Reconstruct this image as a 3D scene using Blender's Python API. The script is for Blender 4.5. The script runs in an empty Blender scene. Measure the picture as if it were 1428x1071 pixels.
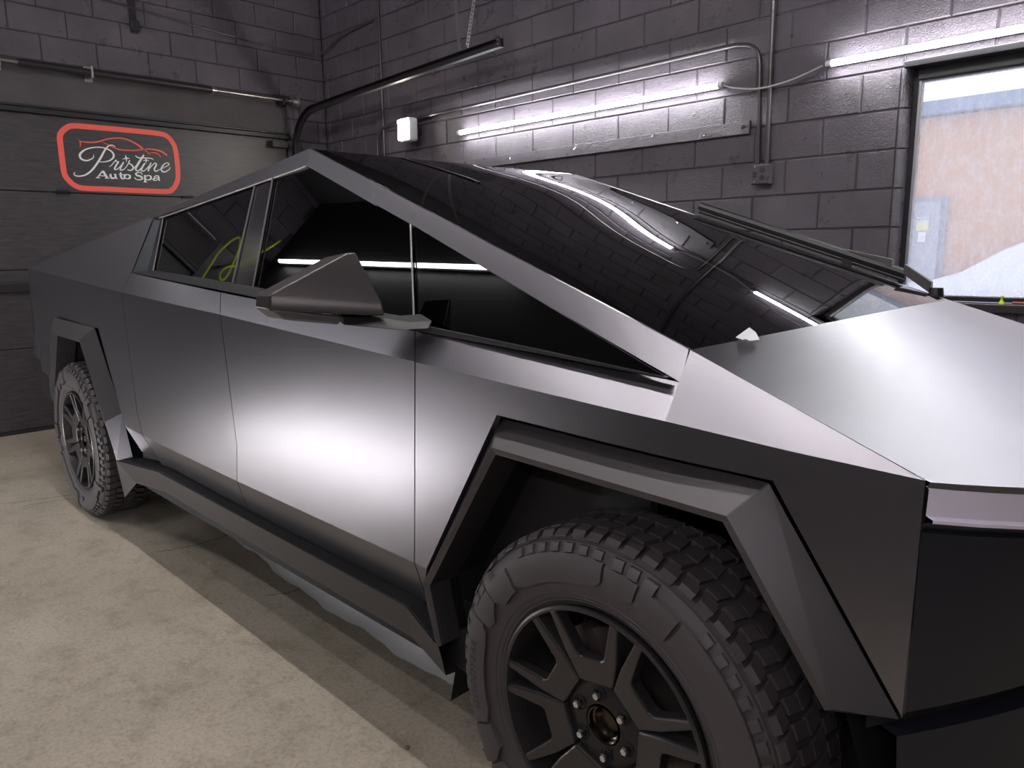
import bpy, bmesh, math, random
from mathutils import Vector, Matrix
random.seed(7)
SC = bpy.context.scene
COL = SC.collection

# ------------------------------------------------------------------ camera
cd = bpy.data.cameras.new('camera'); cam = bpy.data.objects.new('camera', cd); COL.objects.link(cam)
cd.sensor_width = 36.0; cd.lens = 36.0 * 1028.69 / 1428.0
cd.clip_start = 0.05; cd.clip_end = 200
cam.matrix_world = Matrix(((0.709621, -0.116415, 0.694899, 0.876617),
                           (0.704460, 0.135656, -0.696658, -2.104241),
                           (-0.013166, 0.983893, 0.178275, 1.435067),
                           (0, 0, 0, 1)))
SC.camera = cam
# ------------------------------------------------------------------ world: overcast daylight outside
W = bpy.data.worlds.new('overcast'); SC.world = W; W.use_nodes = True
bg = W.node_tree.nodes['Background']
bg.inputs[0].default_value = (0.86, 0.90, 1.0, 1); bg.inputs[1].default_value = 0.78
SC.view_settings.view_transform = 'Standard'; SC.view_settings.look = 'None'
SC.view_settings.gamma = 1.0; SC.view_settings.use_curve_mapping = False
SC.view_settings.exposure = 1.3
TUBE = 34.0      # emission of the wall tubes
CEIL = 50.0      # emission of the overhead tubes
LOWT = 45.0      # emission of the low work light
FLOOD = 60.0
FILL = 30.0  # emission of the added fill tube
NEAR = 38.0    # emission of the tubes on the wall behind the camera

# ------------------------------------------------------------------ room numbers
YF = 2.25        # far wall
XL = -6.15       # garage-door wall
YN = -2.80       # wall behind the photographer
XR = 3.60
ZC = 4.05
BH, BW, Z0 = 0.2045, 0.4095, 1.532

# ------------------------------------------------------------------ materials
def mat(name, base, rough=0.5, metal=0.0, spec=0.5, coat=0.0, coatr=0.05, emit=None, estr=0.0):
    m = bpy.data.materials.new(name); m.use_nodes = True
    p = m.node_tree.nodes['Principled BSDF']
    p.inputs['Base Color'].default_value = (*base, 1)
    p.inputs['Roughness'].default_value = rough
    p.inputs['Metallic'].default_value = metal
    p.inputs['Specular IOR Level'].default_value = spec
    p.inputs['Coat Weight'].default_value = coat
    p.inputs['Coat Roughness'].default_value = coatr
    if emit:
        p.inputs['Emission Color'].default_value = (*emit, 1)
        p.inputs['Emission Strength'].default_value = estr
    return m
def noise(m, scale, detail=4, rough=0.6, stretch=(1, 1, 1)):
    nt = m.node_tree
    tc = nt.nodes.new('ShaderNodeTexCoord'); mp = nt.nodes.new('ShaderNodeMapping'); n = nt.nodes.new('ShaderNodeTexNoise')
    mp.inputs['Scale'].default_value = stretch
    n.inputs['Scale'].default_value = scale; n.inputs['Detail'].default_value = detail; n.inputs['Roughness'].default_value = rough
    g = nt.nodes.new('ShaderNodeNewGeometry')
    nt.links.new(g.outputs['Position'], mp.inputs['Vector']); nt.links.new(mp.outputs[0], n.inputs['Vector'])
    return n
def ramp(m, src, stops):
    r = m.node_tree.nodes.new('ShaderNodeValToRGB')
    e = r.color_ramp.elements
    while len(e) < len(stops): e.new(0.5)
    for k, (p, c) in enumerate(stops):
        e[k].position = p; e[k].color = (*c, 1) if len(c) == 3 else c
    m.node_tree.links.new(src, r.inputs[0]); return r
def bump(m, src, strength, dist=0.01):
    nt = m.node_tree; b = nt.nodes.new('ShaderNodeBump')
    b.inputs['Strength'].default_value = strength; b.inputs['Distance'].default_value = dist
    nt.links.new(src, b.inputs['Height'])
    pn = nt.nodes['Principled BSDF']
    if pn.inputs['Normal'].is_linked:
        prev = pn.inputs['Normal'].links[0].from_socket
        nt.links.new(prev, b.inputs['Normal'])
    nt.links.new(b.outputs[0], pn.inputs['Normal'])
def tocol(m, r): m.node_tree.links.new(r.outputs[0], m.node_tree.nodes['Principled BSDF'].inputs['Base Color'])
def torough(m, r): m.node_tree.links.new(r.outputs[0], m.node_tree.nodes['Principled BSDF'].inputs['Roughness'])

def block_paint(name, c, rlo=0.28, rhi=0.5):
    m = mat(name, c, 0.36)
    n = noise(m, 2.3, 5, 0.6); tocol(m, ramp(m, n.outputs[0], [(0.3, tuple(v * 0.78 for v in c)), (0.75, tuple(v * 1.3 for v in c))]))
    torough(m, ramp(m, noise(m, 9, 3).outputs[0], [(0.3, (rlo,) * 3), (0.7, (rhi,) * 3)]))
    bump(m, noise(m, 120, 6, 0.72).outputs[0], 1.0, 0.006)
    bump(m, noise(m, 14, 4, 0.6).outputs[0], 0.35, 0.012)
    return m
M_block = block_paint('black_wall_paint', (0.100, 0.084, 0.102), 0.24, 0.5)
M_jamb = block_paint('jamb_paint', (0.13, 0.115, 0.135), 0.22, 0.4)
M_joint = mat('mortar_paint', (0.042, 0.034, 0.042), 0.4)
M_lintel = block_paint('lintel_paint', (0.075, 0.062, 0.068), 0.3, 0.45)
M_door = mat('door_paint', (0.05, 0.043, 0.047), 0.36)
_n = noise(M_door, 6, 6, 0.7, (1, 1.0, 9.0)); tocol(M_door, ramp(M_door, _n.outputs[0], [(0.3, (0.032, 0.027, 0.030)), (0.75, (0.080, 0.068, 0.073))]))
bump(M_door, _n.outputs[0], 0.4, 0.006); bump(M_door, noise(M_door, 220, 3).outputs[0], 0.15, 0.002)
M_roomdark = mat('dark_room_paint', (0.016, 0.014, 0.016), 0.6)
M_ceil = mat('ceiling_paint', (0.04, 0.035, 0.04), 0.7)

M_floor = mat('concrete', (0.42, 0.37, 0.31), 0.55)
nt = M_floor.node_tree
n1 = noise(M_floor, 1.1, 8, 0.62); r1 = ramp(M_floor, n1.outputs[0], [(0.30, (0.380, 0.325, 0.255)), (0.52, (0.480, 0.415, 0.335)), (0.72, (0.545, 0.475, 0.390))])
n2 = noise(M_floor, 7.5, 8, 0.75); r2 = ramp(M_floor, n2.outputs[0], [(0.34, (0.62, 0.59, 0.54)), (0.52, (1, 1, 1))])
n3 = noise(M_floor, 70, 6, 0.8); r3 = ramp(M_floor, n3.outputs[0], [(0.38, (0.70, 0.68, 0.66)), (0.52, (1.0, 1.0, 1.0)), (0.8, (1.12, 1.12, 1.12))])
mx = nt.nodes.new('ShaderNodeMixRGB'); mx.blend_type = 'MULTIPLY'; mx.inputs[0].default_value = 0.75
mx2 = nt.nodes.new('ShaderNodeMixRGB'); mx2.blend_type = 'MULTIPLY'; mx2.inputs[0].default_value = 0.85
nt.links.new(r1.outputs[0], mx.inputs[1]); nt.links.new(r2.outputs[0], mx.inputs[2])
nt.links.new(mx.outputs[0], mx2.inputs[1]); nt.links.new(r3.outputs[0], mx2.inputs[2])
nt.links.new(mx2.outputs[0], nt.nodes['Principled BSDF'].inputs['Base Color'])
torough(M_floor, ramp(M_floor, n2.outputs[0], [(0.3, (0.42,) * 3), (0.7, (0.7,) * 3)]))
bump(M_floor, n3.outputs[0], 0.35, 0.004); bump(M_floor, n2.outputs[0], 0.3, 0.008)
M_crack = mat('crack_fill', (0.16, 0.13, 0.10), 0.9)

M_wrap = mat('satin_black_wrap', (0.195, 0.182, 0.205), 0.31, 0.9)
bump(M_wrap, noise(M_wrap, 900, 2).outputs[0], 0.03, 0.0005)
M_flare = mat('satin_flare', (0.080, 0.071, 0.077), 0.40, 0.6)
M_rocker = mat('satin_rocker', (0.055, 0.048, 0.052), 0.42, 0.5)
M_glass = bpy.data.materials.new('tinted_glass'); M_glass.use_nodes = True
nt = M_glass.node_tree; nt.nodes.clear()
o_ = nt.nodes.new('ShaderNodeOutputMaterial'); mxs = nt.nodes.new('ShaderNodeMixShader'); fr = nt.nodes.new('ShaderNodeFresnel')
tr = nt.nodes.new('ShaderNodeBsdfTransparent'); gl = nt.nodes.new('ShaderNodeBsdfGlossy')
fr.inputs[0].default_value = 1.52; tr.inputs[0].default_value = (0.030, 0.027, 0.034, 1); gl.inputs['Roughness'].default_value = 0.012
nt.links.new(fr.outputs[0], mxs.inputs[0]); nt.links.new(tr.outputs[0], mxs.inputs[1]); nt.links.new(gl.outputs[0], mxs.inputs[2]); nt.links.new(mxs.outputs[0], o_.inputs[0])
M_gloss = mat('gloss_black_trim', (0.008, 0.007, 0.010), 0.10, 0, 0.5, 0.6)
M_trim = mat('black_rubber_trim', (0.020, 0.018, 0.020), 0.38)
M_inner = mat('dark_inner', (0.006, 0.005, 0.007), 0.7)
M_plastic = mat('black_plastic', (0.016, 0.014, 0.016), 0.45)
bump(M_plastic, noise(M_plastic, 600, 2).outputs[0], 0.12, 0.001)
M_mirror = mat('mirror_housing', (0.060, 0.050, 0.052), 0.34, 0.45)
M_bumper = mat('bumper_plastic', (0.014, 0.015, 0.024), 0.42)
M_lightbar = mat('light_bar_lens', (0.88, 0.80, 0.95), 0.35, 0.0)
M_tyre = mat('tyre_rubber', (0.056, 0.046, 0.050), 0.6)
bump(M_tyre, noise(M_tyre, 300, 3).outputs[0], 0.2, 0.001)
M_tyretext = mat('tyre_text', (0.022, 0.019, 0.020), 0.8)
M_rim = mat('rim_satin', (0.075, 0.068, 0.072), 0.34, 0.7)
M_rimdark = mat('rim_barrel', (0.030, 0.027, 0.029), 0.35, 0.6)
M_chrome = mat('chrome_nut', (0.75, 0.74, 0.76), 0.18, 1.0)
M_disc = mat('brake_disc', (0.22, 0.19, 0.18), 0.35, 0.9)
M_hubm = mat('hub_bronze', (0.09, 0.074, 0.060), 0.25, 1.0)
M_film = mat('white_film', (0.80, 0.79, 0.80), 0.45)
M_conduit = mat('painted_conduit', (0.055, 0.048, 0.055), 0.28)
M_steel = mat('worn_steel', (0.50, 0.46, 0.44), 0.32, 0.9)
M_track = mat('track_steel', (0.045, 0.040, 0.045), 0.32, 0.4)
M_red = mat('red_vinyl', (1.0, 0.14, 0.105), 0.5)
M_white = mat('white_vinyl', (0.95, 0.93, 0.94), 0.5)
M_tube = mat('tube_glow', (1, 1, 1), 0.4, emit=(0.96, 0.98, 1.0), estr=TUBE)
M_ceiltube = mat('overhead_tube_glow', (1, 1, 1), 0.4, emit=(1.0, 0.98, 0.95), estr=CEIL)
M_neartube = mat('near_tube_glow', (1, 1, 1), 0.4, emit=(0.97, 0.98, 1.0), estr=NEAR)
M_filltube = mat('front_tube_glow', (1, 1, 1), 0.4, emit=(1.0, 0.96, 0.97), estr=FILL)
M_lowtube = mat('work_light_glow', (1, 1, 1), 0.4, emit=(0.97, 0.99, 1.0), estr=LOWT)
M_flood = mat('flood_glow', (1, 1, 1), 0.4, emit=(1.0, 0.93, 0.82), estr=FLOOD)
M_cap = mat('clear_cap', (0.7, 0.7, 0.72), 0.3)
M_cable = mat('pale_cable', (0.55, 0.53, 0.54), 0.4)
M_winframe = mat('window_frame_dark', (0.025, 0.022, 0.027), 0.35)
M_winbead = mat('window_bead_silver', (0.45, 0.44, 0.47), 0.3, 0.6)
M_outwall = mat('outside_cladding', (0.62, 0.33, 0.19), 0.8)
tocol(M_outwall, ramp(M_outwall, noise(M_outwall, 1.6, 5).outputs[0], [(0.3, (0.60, 0.33, 0.19)), (0.7, (0.66, 0.38, 0.23))]))
M_outfascia = mat('outside_fascia', (0.20, 0.27, 0.42), 0.7)
M_outdoor = mat('outside_door', (0.42, 0.45, 0.52), 0.6)
M_outframe = mat('outside_door_frame', (0.30, 0.30, 0.36), 0.6)
M_snow = mat('snow', (0.80, 0.82, 0.90), 0.8)
bump(M_snow, noise(M_snow, 5, 6).outputs[0], 0.5, 0.05)
M_paper = mat('paper', (0.85, 0.85, 0.88), 0.6)
M_paperyel = mat('paper_yellow', (0.85, 0.78, 0.45), 0.6)
M_paperblue = mat('print_blue', (0.06, 0.12, 0.42), 0.6)
M_lime = mat('lime_plastic', (0.55, 0.75, 0.02), 0.4)
M_redprop = mat('dull_red_plastic', (0.40, 0.08, 0.07), 0.5)
M_hose = mat('yellow_hose', (0.72, 0.78, 0.06), 0.4)
# window pane: wet, hazy plastic-like sheet
M_pane = bpy.data.materials.new('hazy_pane'); M_pane.use_nodes = True
nt = M_pane.node_tree; nt.nodes.clear()
o_ = nt.nodes.new('ShaderNodeOutputMaterial'); a_ = nt.nodes.new('ShaderNodeMixShader'); b_ = nt.nodes.new('ShaderNodeMixShader')
tr = nt.nodes.new('ShaderNodeBsdfTransparent'); tl = nt.nodes.new('ShaderNodeBsdfTranslucent'); gl = nt.nodes.new('ShaderNodeBsdfGlossy'); fr = nt.nodes.new('ShaderNodeFresnel')
tl.inputs[0].default_value = (0.9, 0.9, 0.95, 1); gl.inputs['Roughness'].default_value = 0.08; fr.inputs[0].default_value = 1.35
g = nt.nodes.new('ShaderNodeNewGeometry'); mp = nt.nodes.new('ShaderNodeMapping'); mp.inputs['Scale'].default_value = (2.2, 1, 1.0)
nn = nt.nodes.new('ShaderNodeTexNoise'); nn.inputs['Scale'].default_value = 9; nn.inputs['Detail'].default_value = 9; nn.inputs['Roughness'].default_value = 0.75
rr = nt.nodes.new('ShaderNodeValToRGB'); rr.color_ramp.elements[0].position = 0.42; rr.color_ramp.elements[0].color = (0.24,) * 3 + (1,)
rr.color_ramp.elements[1].position = 0.72; rr.color_ramp.elements[1].color = (0.46,) * 3 + (1,)
nt.links.new(g.outputs['Position'], mp.inputs[0]); nt.links.new(mp.outputs[0], nn.inputs['Vector']); nt.links.new(nn.outputs[0], rr.inputs[0])
nt.links.new(rr.outputs[0], a_.inputs[0]); nt.links.new(tr.outputs[0], a_.inputs[1]); nt.links.new(tl.outputs[0], a_.inputs[2])
nt.links.new(fr.outputs[0], b_.inputs[0]); nt.links.new(a_.outputs[0], b_.inputs[1]); nt.links.new(gl.outputs[0], b_.inputs[2]); nt.links.new(b_.outputs[0], o_.inputs[0])

# ------------------------------------------------------------------ mesh helpers
def link(name, me, m, parent=None, smooth=False):
    if m is not None and not me.materials: me.materials.append(m)
    if smooth:
        for p in me.polygons: p.use_smooth = True
    o = bpy.data.objects.new(name, me); COL.objects.link(o)
    if parent is not None: o.parent = parent
    return o
class MB:
    def __init__(s): s.v = []; s.f = []
    def add(s, vs, fs):
        k = len(s.v); s.v += [tuple(p) for p in vs]; s.f += [tuple(i + k for i in f) for f in fs]; return s
    def box(s, lo, hi):
        (a, b, c), (d, e, f) = lo, hi
        return s.add([(a, b, c), (d, b, c), (d, e, c), (a, e, c), (a, b, f), (d, b, f), (d, e, f), (a, e, f)],
                     [(0, 3, 2, 1), (4, 5, 6, 7), (0, 1, 5, 4), (1, 2, 6, 5), (2, 3, 7, 6), (3, 0, 4, 7)])
    def hexa(s, bot, top):      # two quads of four points
        return s.add(list(bot) + list(top), [(0, 3, 2, 1), (4, 5, 6, 7), (0, 1, 5, 4), (1, 2, 6, 5), (2, 3, 7, 6), (3, 0, 4, 7)])
    def prism(s, pts, d):       # polygon swept along vector d
        n = len(pts); d = Vector(d)
        vs = [Vector(p) for p in pts] + [Vector(p) + d for p in pts]
        return s.add(vs, [tuple(range(n))[::-1], tuple(range(n, 2 * n))] + [(i, (i + 1) % n, n + (i + 1) % n, n + i) for i in range(n)])
    def tube(s, path, r, seg=10, cap=True):
        P = [Vector(p) for p in path]; k = len(s.v); rings = []
        up = None
        for i, p in enumerate(P):
            t = (P[min(i + 1, len(P) - 1)] - P[max(i - 1, 0)]).normalized()
            if up is None:
                up = Vector((0, 0, 1)) if abs(t.z) < 0.9 else Vector((1, 0, 0))
            a = t.cross(up).normalized(); up = a.cross(t).normalized()
            rr_ = r[i] if isinstance(r, (list, tuple)) else r
            rings.append([p + (a * math.cos(q) + up * math.sin(q)) * rr_ for q in [2 * math.pi * j / seg for j in range(seg)]])
        vs = [q for R_ in rings for q in R_]; fs = []
        for i in range(len(P) - 1):
            for j in range(seg):
                a_, b_ = i * seg + j, i * seg + (j + 1) % seg
                fs.append((a_, b_, b_ + seg, a_ + seg))
        if cap: fs += [tuple(range(seg))[::-1], tuple(range((len(P) - 1) * seg, len(P) * seg))]
        return s.add(vs, fs)
    def lathe(s, prof, seg=48, axis='y', a0=0, a1=2 * math.pi, c=(0, 0, 0)):   # prof: (r, h)
        full = abs(a1 - a0 - 2 * math.pi) < 1e-6; n = seg if full else seg + 1
        vs = []
        for i in range(n):
            t = a0 + (a1 - a0) * i / seg
            for r_, h in prof:
                if axis == 'y': vs.append((c[0] + r_ * math.cos(t), c[1] + h, c[2] + r_ * math.sin(t)))
                elif axis == 'x': vs.append((c[0] + h, c[1] + r_ * math.cos(t), c[2] + r_ * math.sin(t)))
                else: vs.append((c[0] + r_ * math.cos(t), c[1] + r_ * math.sin(t), c[2] + h))
        m = len(prof); fs = []
        for i in range(seg):
            i2 = (i + 1) % n
            for j in range(m - 1): fs.append((i * m + j, i * m + j + 1, i2 * m + j + 1, i2 * m + j))
        return s.add(vs, fs)
    def build(s, name, m, parent=None, smooth=False, bevel=0, seg=2, angle=35, wn=False, merge=0):
        me = bpy.data.meshes.new(name); me.from_pydata(s.v, [], s.f); me.update()
        bm = bmesh.new(); bm.from_mesh(me)
        if merge: bmesh.ops.remove_doubles(bm, verts=bm.verts, dist=merge)
        bmesh.ops.recalc_face_normals(bm, faces=bm.faces); bm.to_mesh(me); bm.free()
        o = link(name, me, m, parent, smooth)
        if smooth:
            bm = bmesh.new(); bm.from_mesh(me)
            for e in bm.edges:
                if len(e.link_faces) == 2 and e.calc_face_angle(0) > math.radians(angle): e.smooth = False
            bm.to_mesh(me); bm.free()
        if bevel:
            b = o.modifiers.new('bevel', 'BEVEL'); b.width = bevel; b.segments = seg; b.limit_method = 'ANGLE'; b.angle_limit = math.radians(25)
            if wn:
                for p in me.polygons: p.use_smooth = True
                w = o.modifiers.new('wn', 'WEIGHTED_NORMAL'); w.keep_sharp = False
        return o
def mapped(outline, cu, cv, fn, depth, mb):
    """polygon in a (u, v) plane, cut along lines, mapped by fn(u, v, h) with rim walls of the given depth"""
    bm = bmesh.new(); vs = [bm.verts.new((a, b, 0)) for a, b in outline]; bm.faces.new(vs)
    for c in cu: bmesh.ops.bisect_plane(bm, geom=bm.verts[:] + bm.edges[:] + bm.faces[:], plane_co=(c, 0, 0), plane_no=(1, 0, 0))
    for c in cv: bmesh.ops.bisect_plane(bm, geom=bm.verts[:] + bm.edges[:] + bm.faces[:], plane_co=(0, c, 0), plane_no=(0, 1, 0))
    bm.verts.index_update(); bm.verts.ensure_lookup_table()
    V = [fn(v.co.x, v.co.y, 0) for v in bm.verts]; F = [tuple(v.index for v in f.verts) for f in bm.faces]
    low = {}
    for e in bm.edges:
        if len(e.link_faces) == 1:
            q = []
            for v in e.verts:
                if v.index not in low: low[v.index] = len(V); V.append(fn(v.co.x, v.co.y, depth))
                q.append(v.index)
            F.append((q[0], q[1], low[q[1]], low[q[0]]))
    bm.free(); mb.add(V, F)
def empty(name, loc=(0, 0, 0), rz=0, parent=None):
    o = bpy.data.objects.new(name, None); COL.objects.link(o); o.location = loc; o.rotation_euler = (0, 0, rz); o.empty_display_size = 0.1
    if parent is not None: o.parent = parent
    return o
def tag(o, label, cat, group=None, kind=None):
    if label: o['label'] = label
    if cat: o['category'] = cat
    if group: o['group'] = group
    if kind: o['kind'] = kind
    return o
def struct(o, label=None, cat='structure'):
    o['kind'] = 'structure'
    if label: o['label'] = label; o['category'] = cat
    return o
def lerp(a, b, t): return tuple(x + (y - x) * t for x, y in zip(a, b))
def interp(x, pts):
    if x <= pts[0][0]: return pts[0][1]
    for (a, b), (c, d) in zip(pts, pts[1:]):
        if x <= c: return b + (d - b) * (x - a) / (c - a)
    return pts[-1][1]
def bez(p, n=10):
    """Catmull-Rom through points"""
    P = [Vector(q) for q in p]; out = []
    for i in range(len(P) - 1):
        a, b, c, d = P[max(i - 1, 0)], P[i], P[i + 1], P[min(i + 2, len(P) - 1)]
        for k in range(n):
            t = k / n; out.append(0.5 * ((2 * b) + (c - a) * t + (2 * a - 5 * b + 4 * c - d) * t * t + (3 * b - a - 3 * c + d) * t ** 3))
    out.append(P[-1]); return out

# ================================================================== SETTING
f = MB(); f.box((XL - 0.3, YN - 0.3, -0.12), (XR + 0.3, YF + 0.2, 0.0))
floor = struct(f.build('floor', M_floor), 'worn beige grey concrete garage floor with fine cracks', 'floor')
def crack(pts, w=0.004):
    m = MB()
    pts = bez(pts, 8)
    L = []; R_ = []
    for i, p in enumerate(pts):
        t = (pts[min(i + 1, len(pts) - 1)] - pts[max(i - 1, 0)]).normalized(); n = Vector((-t.y, t.x, 0)) * w * (0.5 + random.random())
        j = Vector((random.uniform(-.006, .006), random.uniform(-.006, .006), 0))
        L.append(p + n + j); R_.append(p - n + j)
    k = len(pts); m.add([(q.x, q.y, 0.0006) for q in L + R_], [(i, i + 1, k + i + 1, k + i) for i in range(k - 1)])
    m.build('crack', M_crack, floor)
crack([(-4.215, -1.295, 0), (-4.139, -1.122, 0), (-4.089, -0.951, 0)]); crack([(-4.074, -1.216, 0), (-4.05, -1.075, 0), (-3.974, -0.935, 0)], 0.003)
crack([(-2.783, -0.923, 0), (-2.745, -0.827, 0), (-2.727, -0.71, 0), (-2.747, -0.531, 0)], 0.004)
crack([(-1.955, -0.774, 0), (-1.901, -0.686, 0), (-1.913, -0.593, 0)], 0.003)

# ---- far wall with the window opening, in blocks
WX0, WX1, WZ0, WZ1 = -0.512, 1.95, 1.15, 2.352
HV = 0.008
w = MB()
w.box((XL - 0.2, YF + HV, 0), (WX0 - 0.02, YF + 0.2, ZC)); w.box((WX1, YF + HV, 0), (XR + 0.2, YF + 0.2, ZC))
w.box((WX0 - 0.02, YF + HV, WZ1 + 0.02), (WX1, YF + 0.2, ZC)); w.box((WX0 - 0.02, YF + HV, 0), (WX1, YF + 0.2, WZ0 - 0.03))
wall_far = struct(w.build('wall_far', M_joint), 'long concrete block wall painted glossy black behind the truck', 'wall')
wall_left_parent = None
def block_mesh(wd, ht, th=0.03, ch=0.006, face='y'):
    """block with a chamfered front, centred, front at 0, body behind"""
    a, b = wd / 2, ht / 2
    V = [(-a, th, -b), (a, th, -b), (a, th, b), (-a, th, b), (-a, ch, -b), (a, ch, -b), (a, ch, b), (-a, ch, b),
         (-a + ch, 0, -b + ch), (a - ch, 0, -b + ch), (a - ch, 0, b - ch), (-a + ch, 0, b - ch)]
    F = [(4, 5, 9, 8), (5, 6, 10, 9), (6, 7, 11, 10), (7, 4, 8, 11), (8, 9, 10, 11), (0, 1, 5, 4), (1, 2, 6, 5), (2, 3, 7, 6), (3, 0, 4, 7)]
    if face == 'x': V = [(-y, x, z) for x, y, z in V]     # front faces +x
    me = bpy.data.meshes.new('concrete_block'); me.from_pydata(V, [], F); me.update(); me.materials.append(M_block)
    return me
JT = 0.006
_cache = {}
def put_block(parent, face, along, z, wd, ht, big):
    key = (face, round(wd, 3), round(ht, 3))
    jit = random.uniform(-0.002, 0.002)
    if big is None:
        if key not in _cache: _cache[key] = block_mesh(wd - JT, ht - JT, face=face)
        o = bpy.data.objects.new('concrete_block', _cache[key]); COL.objects.link(o); o.parent = parent
        o.location = (along, YF + jit, z) if face == 'y' else (XL + jit, along, z)
        o.rotation_euler = (random.uniform(-.004, .004), 0, random.uniform(-.003, .003)) if face == 'y' else (0, random.uniform(-.004, .004), random.uniform(-.003, .003))
    else:
        me = block_mesh(wd - JT, ht - JT, face=face); d = (along, YF + jit, z) if face == 'y' else (XL + jit, along, z)
        big.add([(v.co.x + d[0], v.co.y + d[1], v.co.z + d[2]) for v in me.vertices], [tuple(p.vertices) for p in me.polygons])
        bpy.data.meshes.remove(me)
rest = MB()
row0 = -int(Z0 / BH)
for k in range(row0 - 1, 13):
    za, zb = Z0 + k * BH, Z0 + (k + 1) * BH
    za, zb = max(za, 0.0), min(zb, ZC)
    if zb - za < 0.05: continue
    xoff = -0.95 if k % 2 == 0 else -0.748
    i = -14
    while True:
        xa = xoff + i * BW; xb = xa + BW; i += 1
        if xb < XL: continue
        if xa > XR: break
        xa, xb = max(xa, XL), min(xb, XR)
        spans = [(xa, xb)]
        if za < WZ1 - 0.03 and zb > WZ0 + 0.02:      # beside the window
            spans = []
            if xa < WX0 - 0.06: spans.append((xa, min(xb, WX0 - 0.036)))
            if xb > WX1 + 0.05: spans.append((max(xa, WX1), xb))
        for (p, q) in spans:
            if q - p < 0.05: continue
            zm = (za + zb) / 2; xm = (p + q) / 2
            vis = zm > 1.15 and zm < 3.95 and xm < 0.45 and (zm < 3.35 or xm < -2.5) and (zm < 3.0 or xm < -1.4) and (zm < 2.75 or xm < -0.3)
            put_block(wall_far, 'y', xm, zm, q - p, zb - za, None if vis else rest)
ro = rest.build('block_courses', M_block, wall_far); ro['kind'] = 'stuff'
# rounded jamb blocks at the opening
for k in range(-2, 5):
    za, zb = Z0 + k * BH, Z0 + (k + 1) * BH
    if zb > WZ1 + 0.05 or zb < WZ0 + 0.05: continue
    za = max(za, WZ0)
    m = MB(); r_ = 0.034
    prof = [(WX0 - r_ - 0.001, YF + 0.008), (WX0 - r_ - 0.001, YF - 0.002)] + [(WX0 - r_ + r_ * math.sin(t), YF + r_ - 0.004 - r_ * math.cos(t)) for t in [math.pi / 2 * j / 5 for j in range(6)]] + [(WX0, YF + 0.075), (WX0 - r_, YF + 0.075)]
    m.prism([(x, y, za + 0.004) for x, y in prof], (0, 0, zb - za - 0.008)); m.build('jamb_block', M_jamb, wall_far, bevel=0.003)
# ---- garage-door wall
DY1 = 1.80; DZ = 2.57; DY0 = -2.3
w = MB()
w.box((XL - 0.2, DY1, 0), (XL - HV, YF + 0.2, ZC)); w.box((XL - 0.2, YN - 0.2, DZ), (XL - HV, DY1, ZC)); w.box((XL - 0.2, YN - 0.2, 0), (XL - HV, DY0, DZ))
wall_left = struct(w.build('wall_left', M_joint), 'black painted block wall above and around the garage door', 'wall')
rest = MB()
for k in range(row0 - 1, 13):
    za, zb = max(Z0 + k * BH, 0), min(Z0 + (k + 1) * BH, ZC)
    if zb - za < 0.05: continue
    off = 1.132 if k % 2 == 0 else 1.34
    for i in range(-11, 5):
        ya = off + i * BW; yb = ya + BW
        ya, yb = max(ya, YN), min(yb, YF)
        if zb < 2.97:
            if ya < DY1: ya = max(ya, DY1)
        if yb - ya < 0.06: continue
        zm = (za + zb) / 2; ym = (ya + yb) / 2
        vis = ym > -0.6 and zm > 2.0
        put_block(wall_left, 'x', ym, zm, yb - ya, zb - za, None if vis else rest)
ro = rest.build('block_courses', M_block, wall_left); ro['kind'] = 'stuff'
m = MB(); m.box((XL - 0.1, DY0, DZ + 0.03), (XL + 0.004, DY1, 2.955)); m.build('lintel', M_lintel, wall_left, bevel=0.004)
m = MB(); m.box((XL - 0.06, DY0, DZ - 0.012), (XL + 0.022, DY1 + 0.02, DZ + 0.026)); m.box((XL - 0.06, DY0, DZ + 0.032), (XL + 0.012, DY1 + 0.02, DZ + 0.05)); m.build('door_header_trim', M_trim, wall_left, bevel=0.003)
# ---- sectional garage door
gd = struct(empty('door_garage', (XL, 0, 0)), 'flat black sectional garage door carrying the red sign', 'door')
m = MB(); m.box((-0.10, DY0, 0.0), (-0.072, DY1, DZ)); m.build('door_backing', M_joint, gd)
secs = [0.03, 0.70, 1.33, 1.955, 2.56]
for a, b in zip(secs, secs[1:]):
    m = MB(); m.box((-0.07, DY0 + 0.01, a + 0.002), (-0.022, DY1 - 0.01, b - 0.003)); m.build('door_panel', M_door, gd, bevel=0.004)
m = MB(); m.box((-0.022, DY0 + 0.05, 1.165), (0.02, 0.9, 1.225)); m.box((-0.022, DY0 + 0.05, 1.16), (0.035, 0.9, 1.168)); m.build('strut', M_track, gd, bevel=0.002)
for y in (-0.257, 0.76, 1.55):
    m = MB(); m.box((-0.024, y - 0.05, 1.925), (-0.014, y + 0.05, 1.985)); m.tube([(-0.008, y - 0.05, 1.955), (-0.008, y + 0.05, 1.955)], 0.012, 8); m.build('hinge', M_track, gd)
m = MB(); m.box((-0.075, DY0, 0.0), (-0.018, DY1, 0.03)); m.build('bottom_seal', M_trim, gd)
# ---- remaining shell
m = MB(); m.box((XL - 0.2, YN - 0.2, 0), (XR + 0.2, YN, ZC)); wn_ = struct(m.build('wall_near', M_roomdark), 'dark painted wall behind the camera', 'wall')
m = MB(); m.box((XR, YN - 0.2, 0), (XR + 0.2, YF + 0.2, ZC)); struct(m.build('wall_right', M_roomdark), 'dark painted wall beyond the truck nose', 'wall')
m = MB(); m.box((XL - 0.2, YN - 0.2, ZC), (XR + 0.2, YF + 0.2, ZC + 0.12)); struct(m.build('ceiling', M_ceil), 'dark ceiling', 'ceiling')

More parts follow.
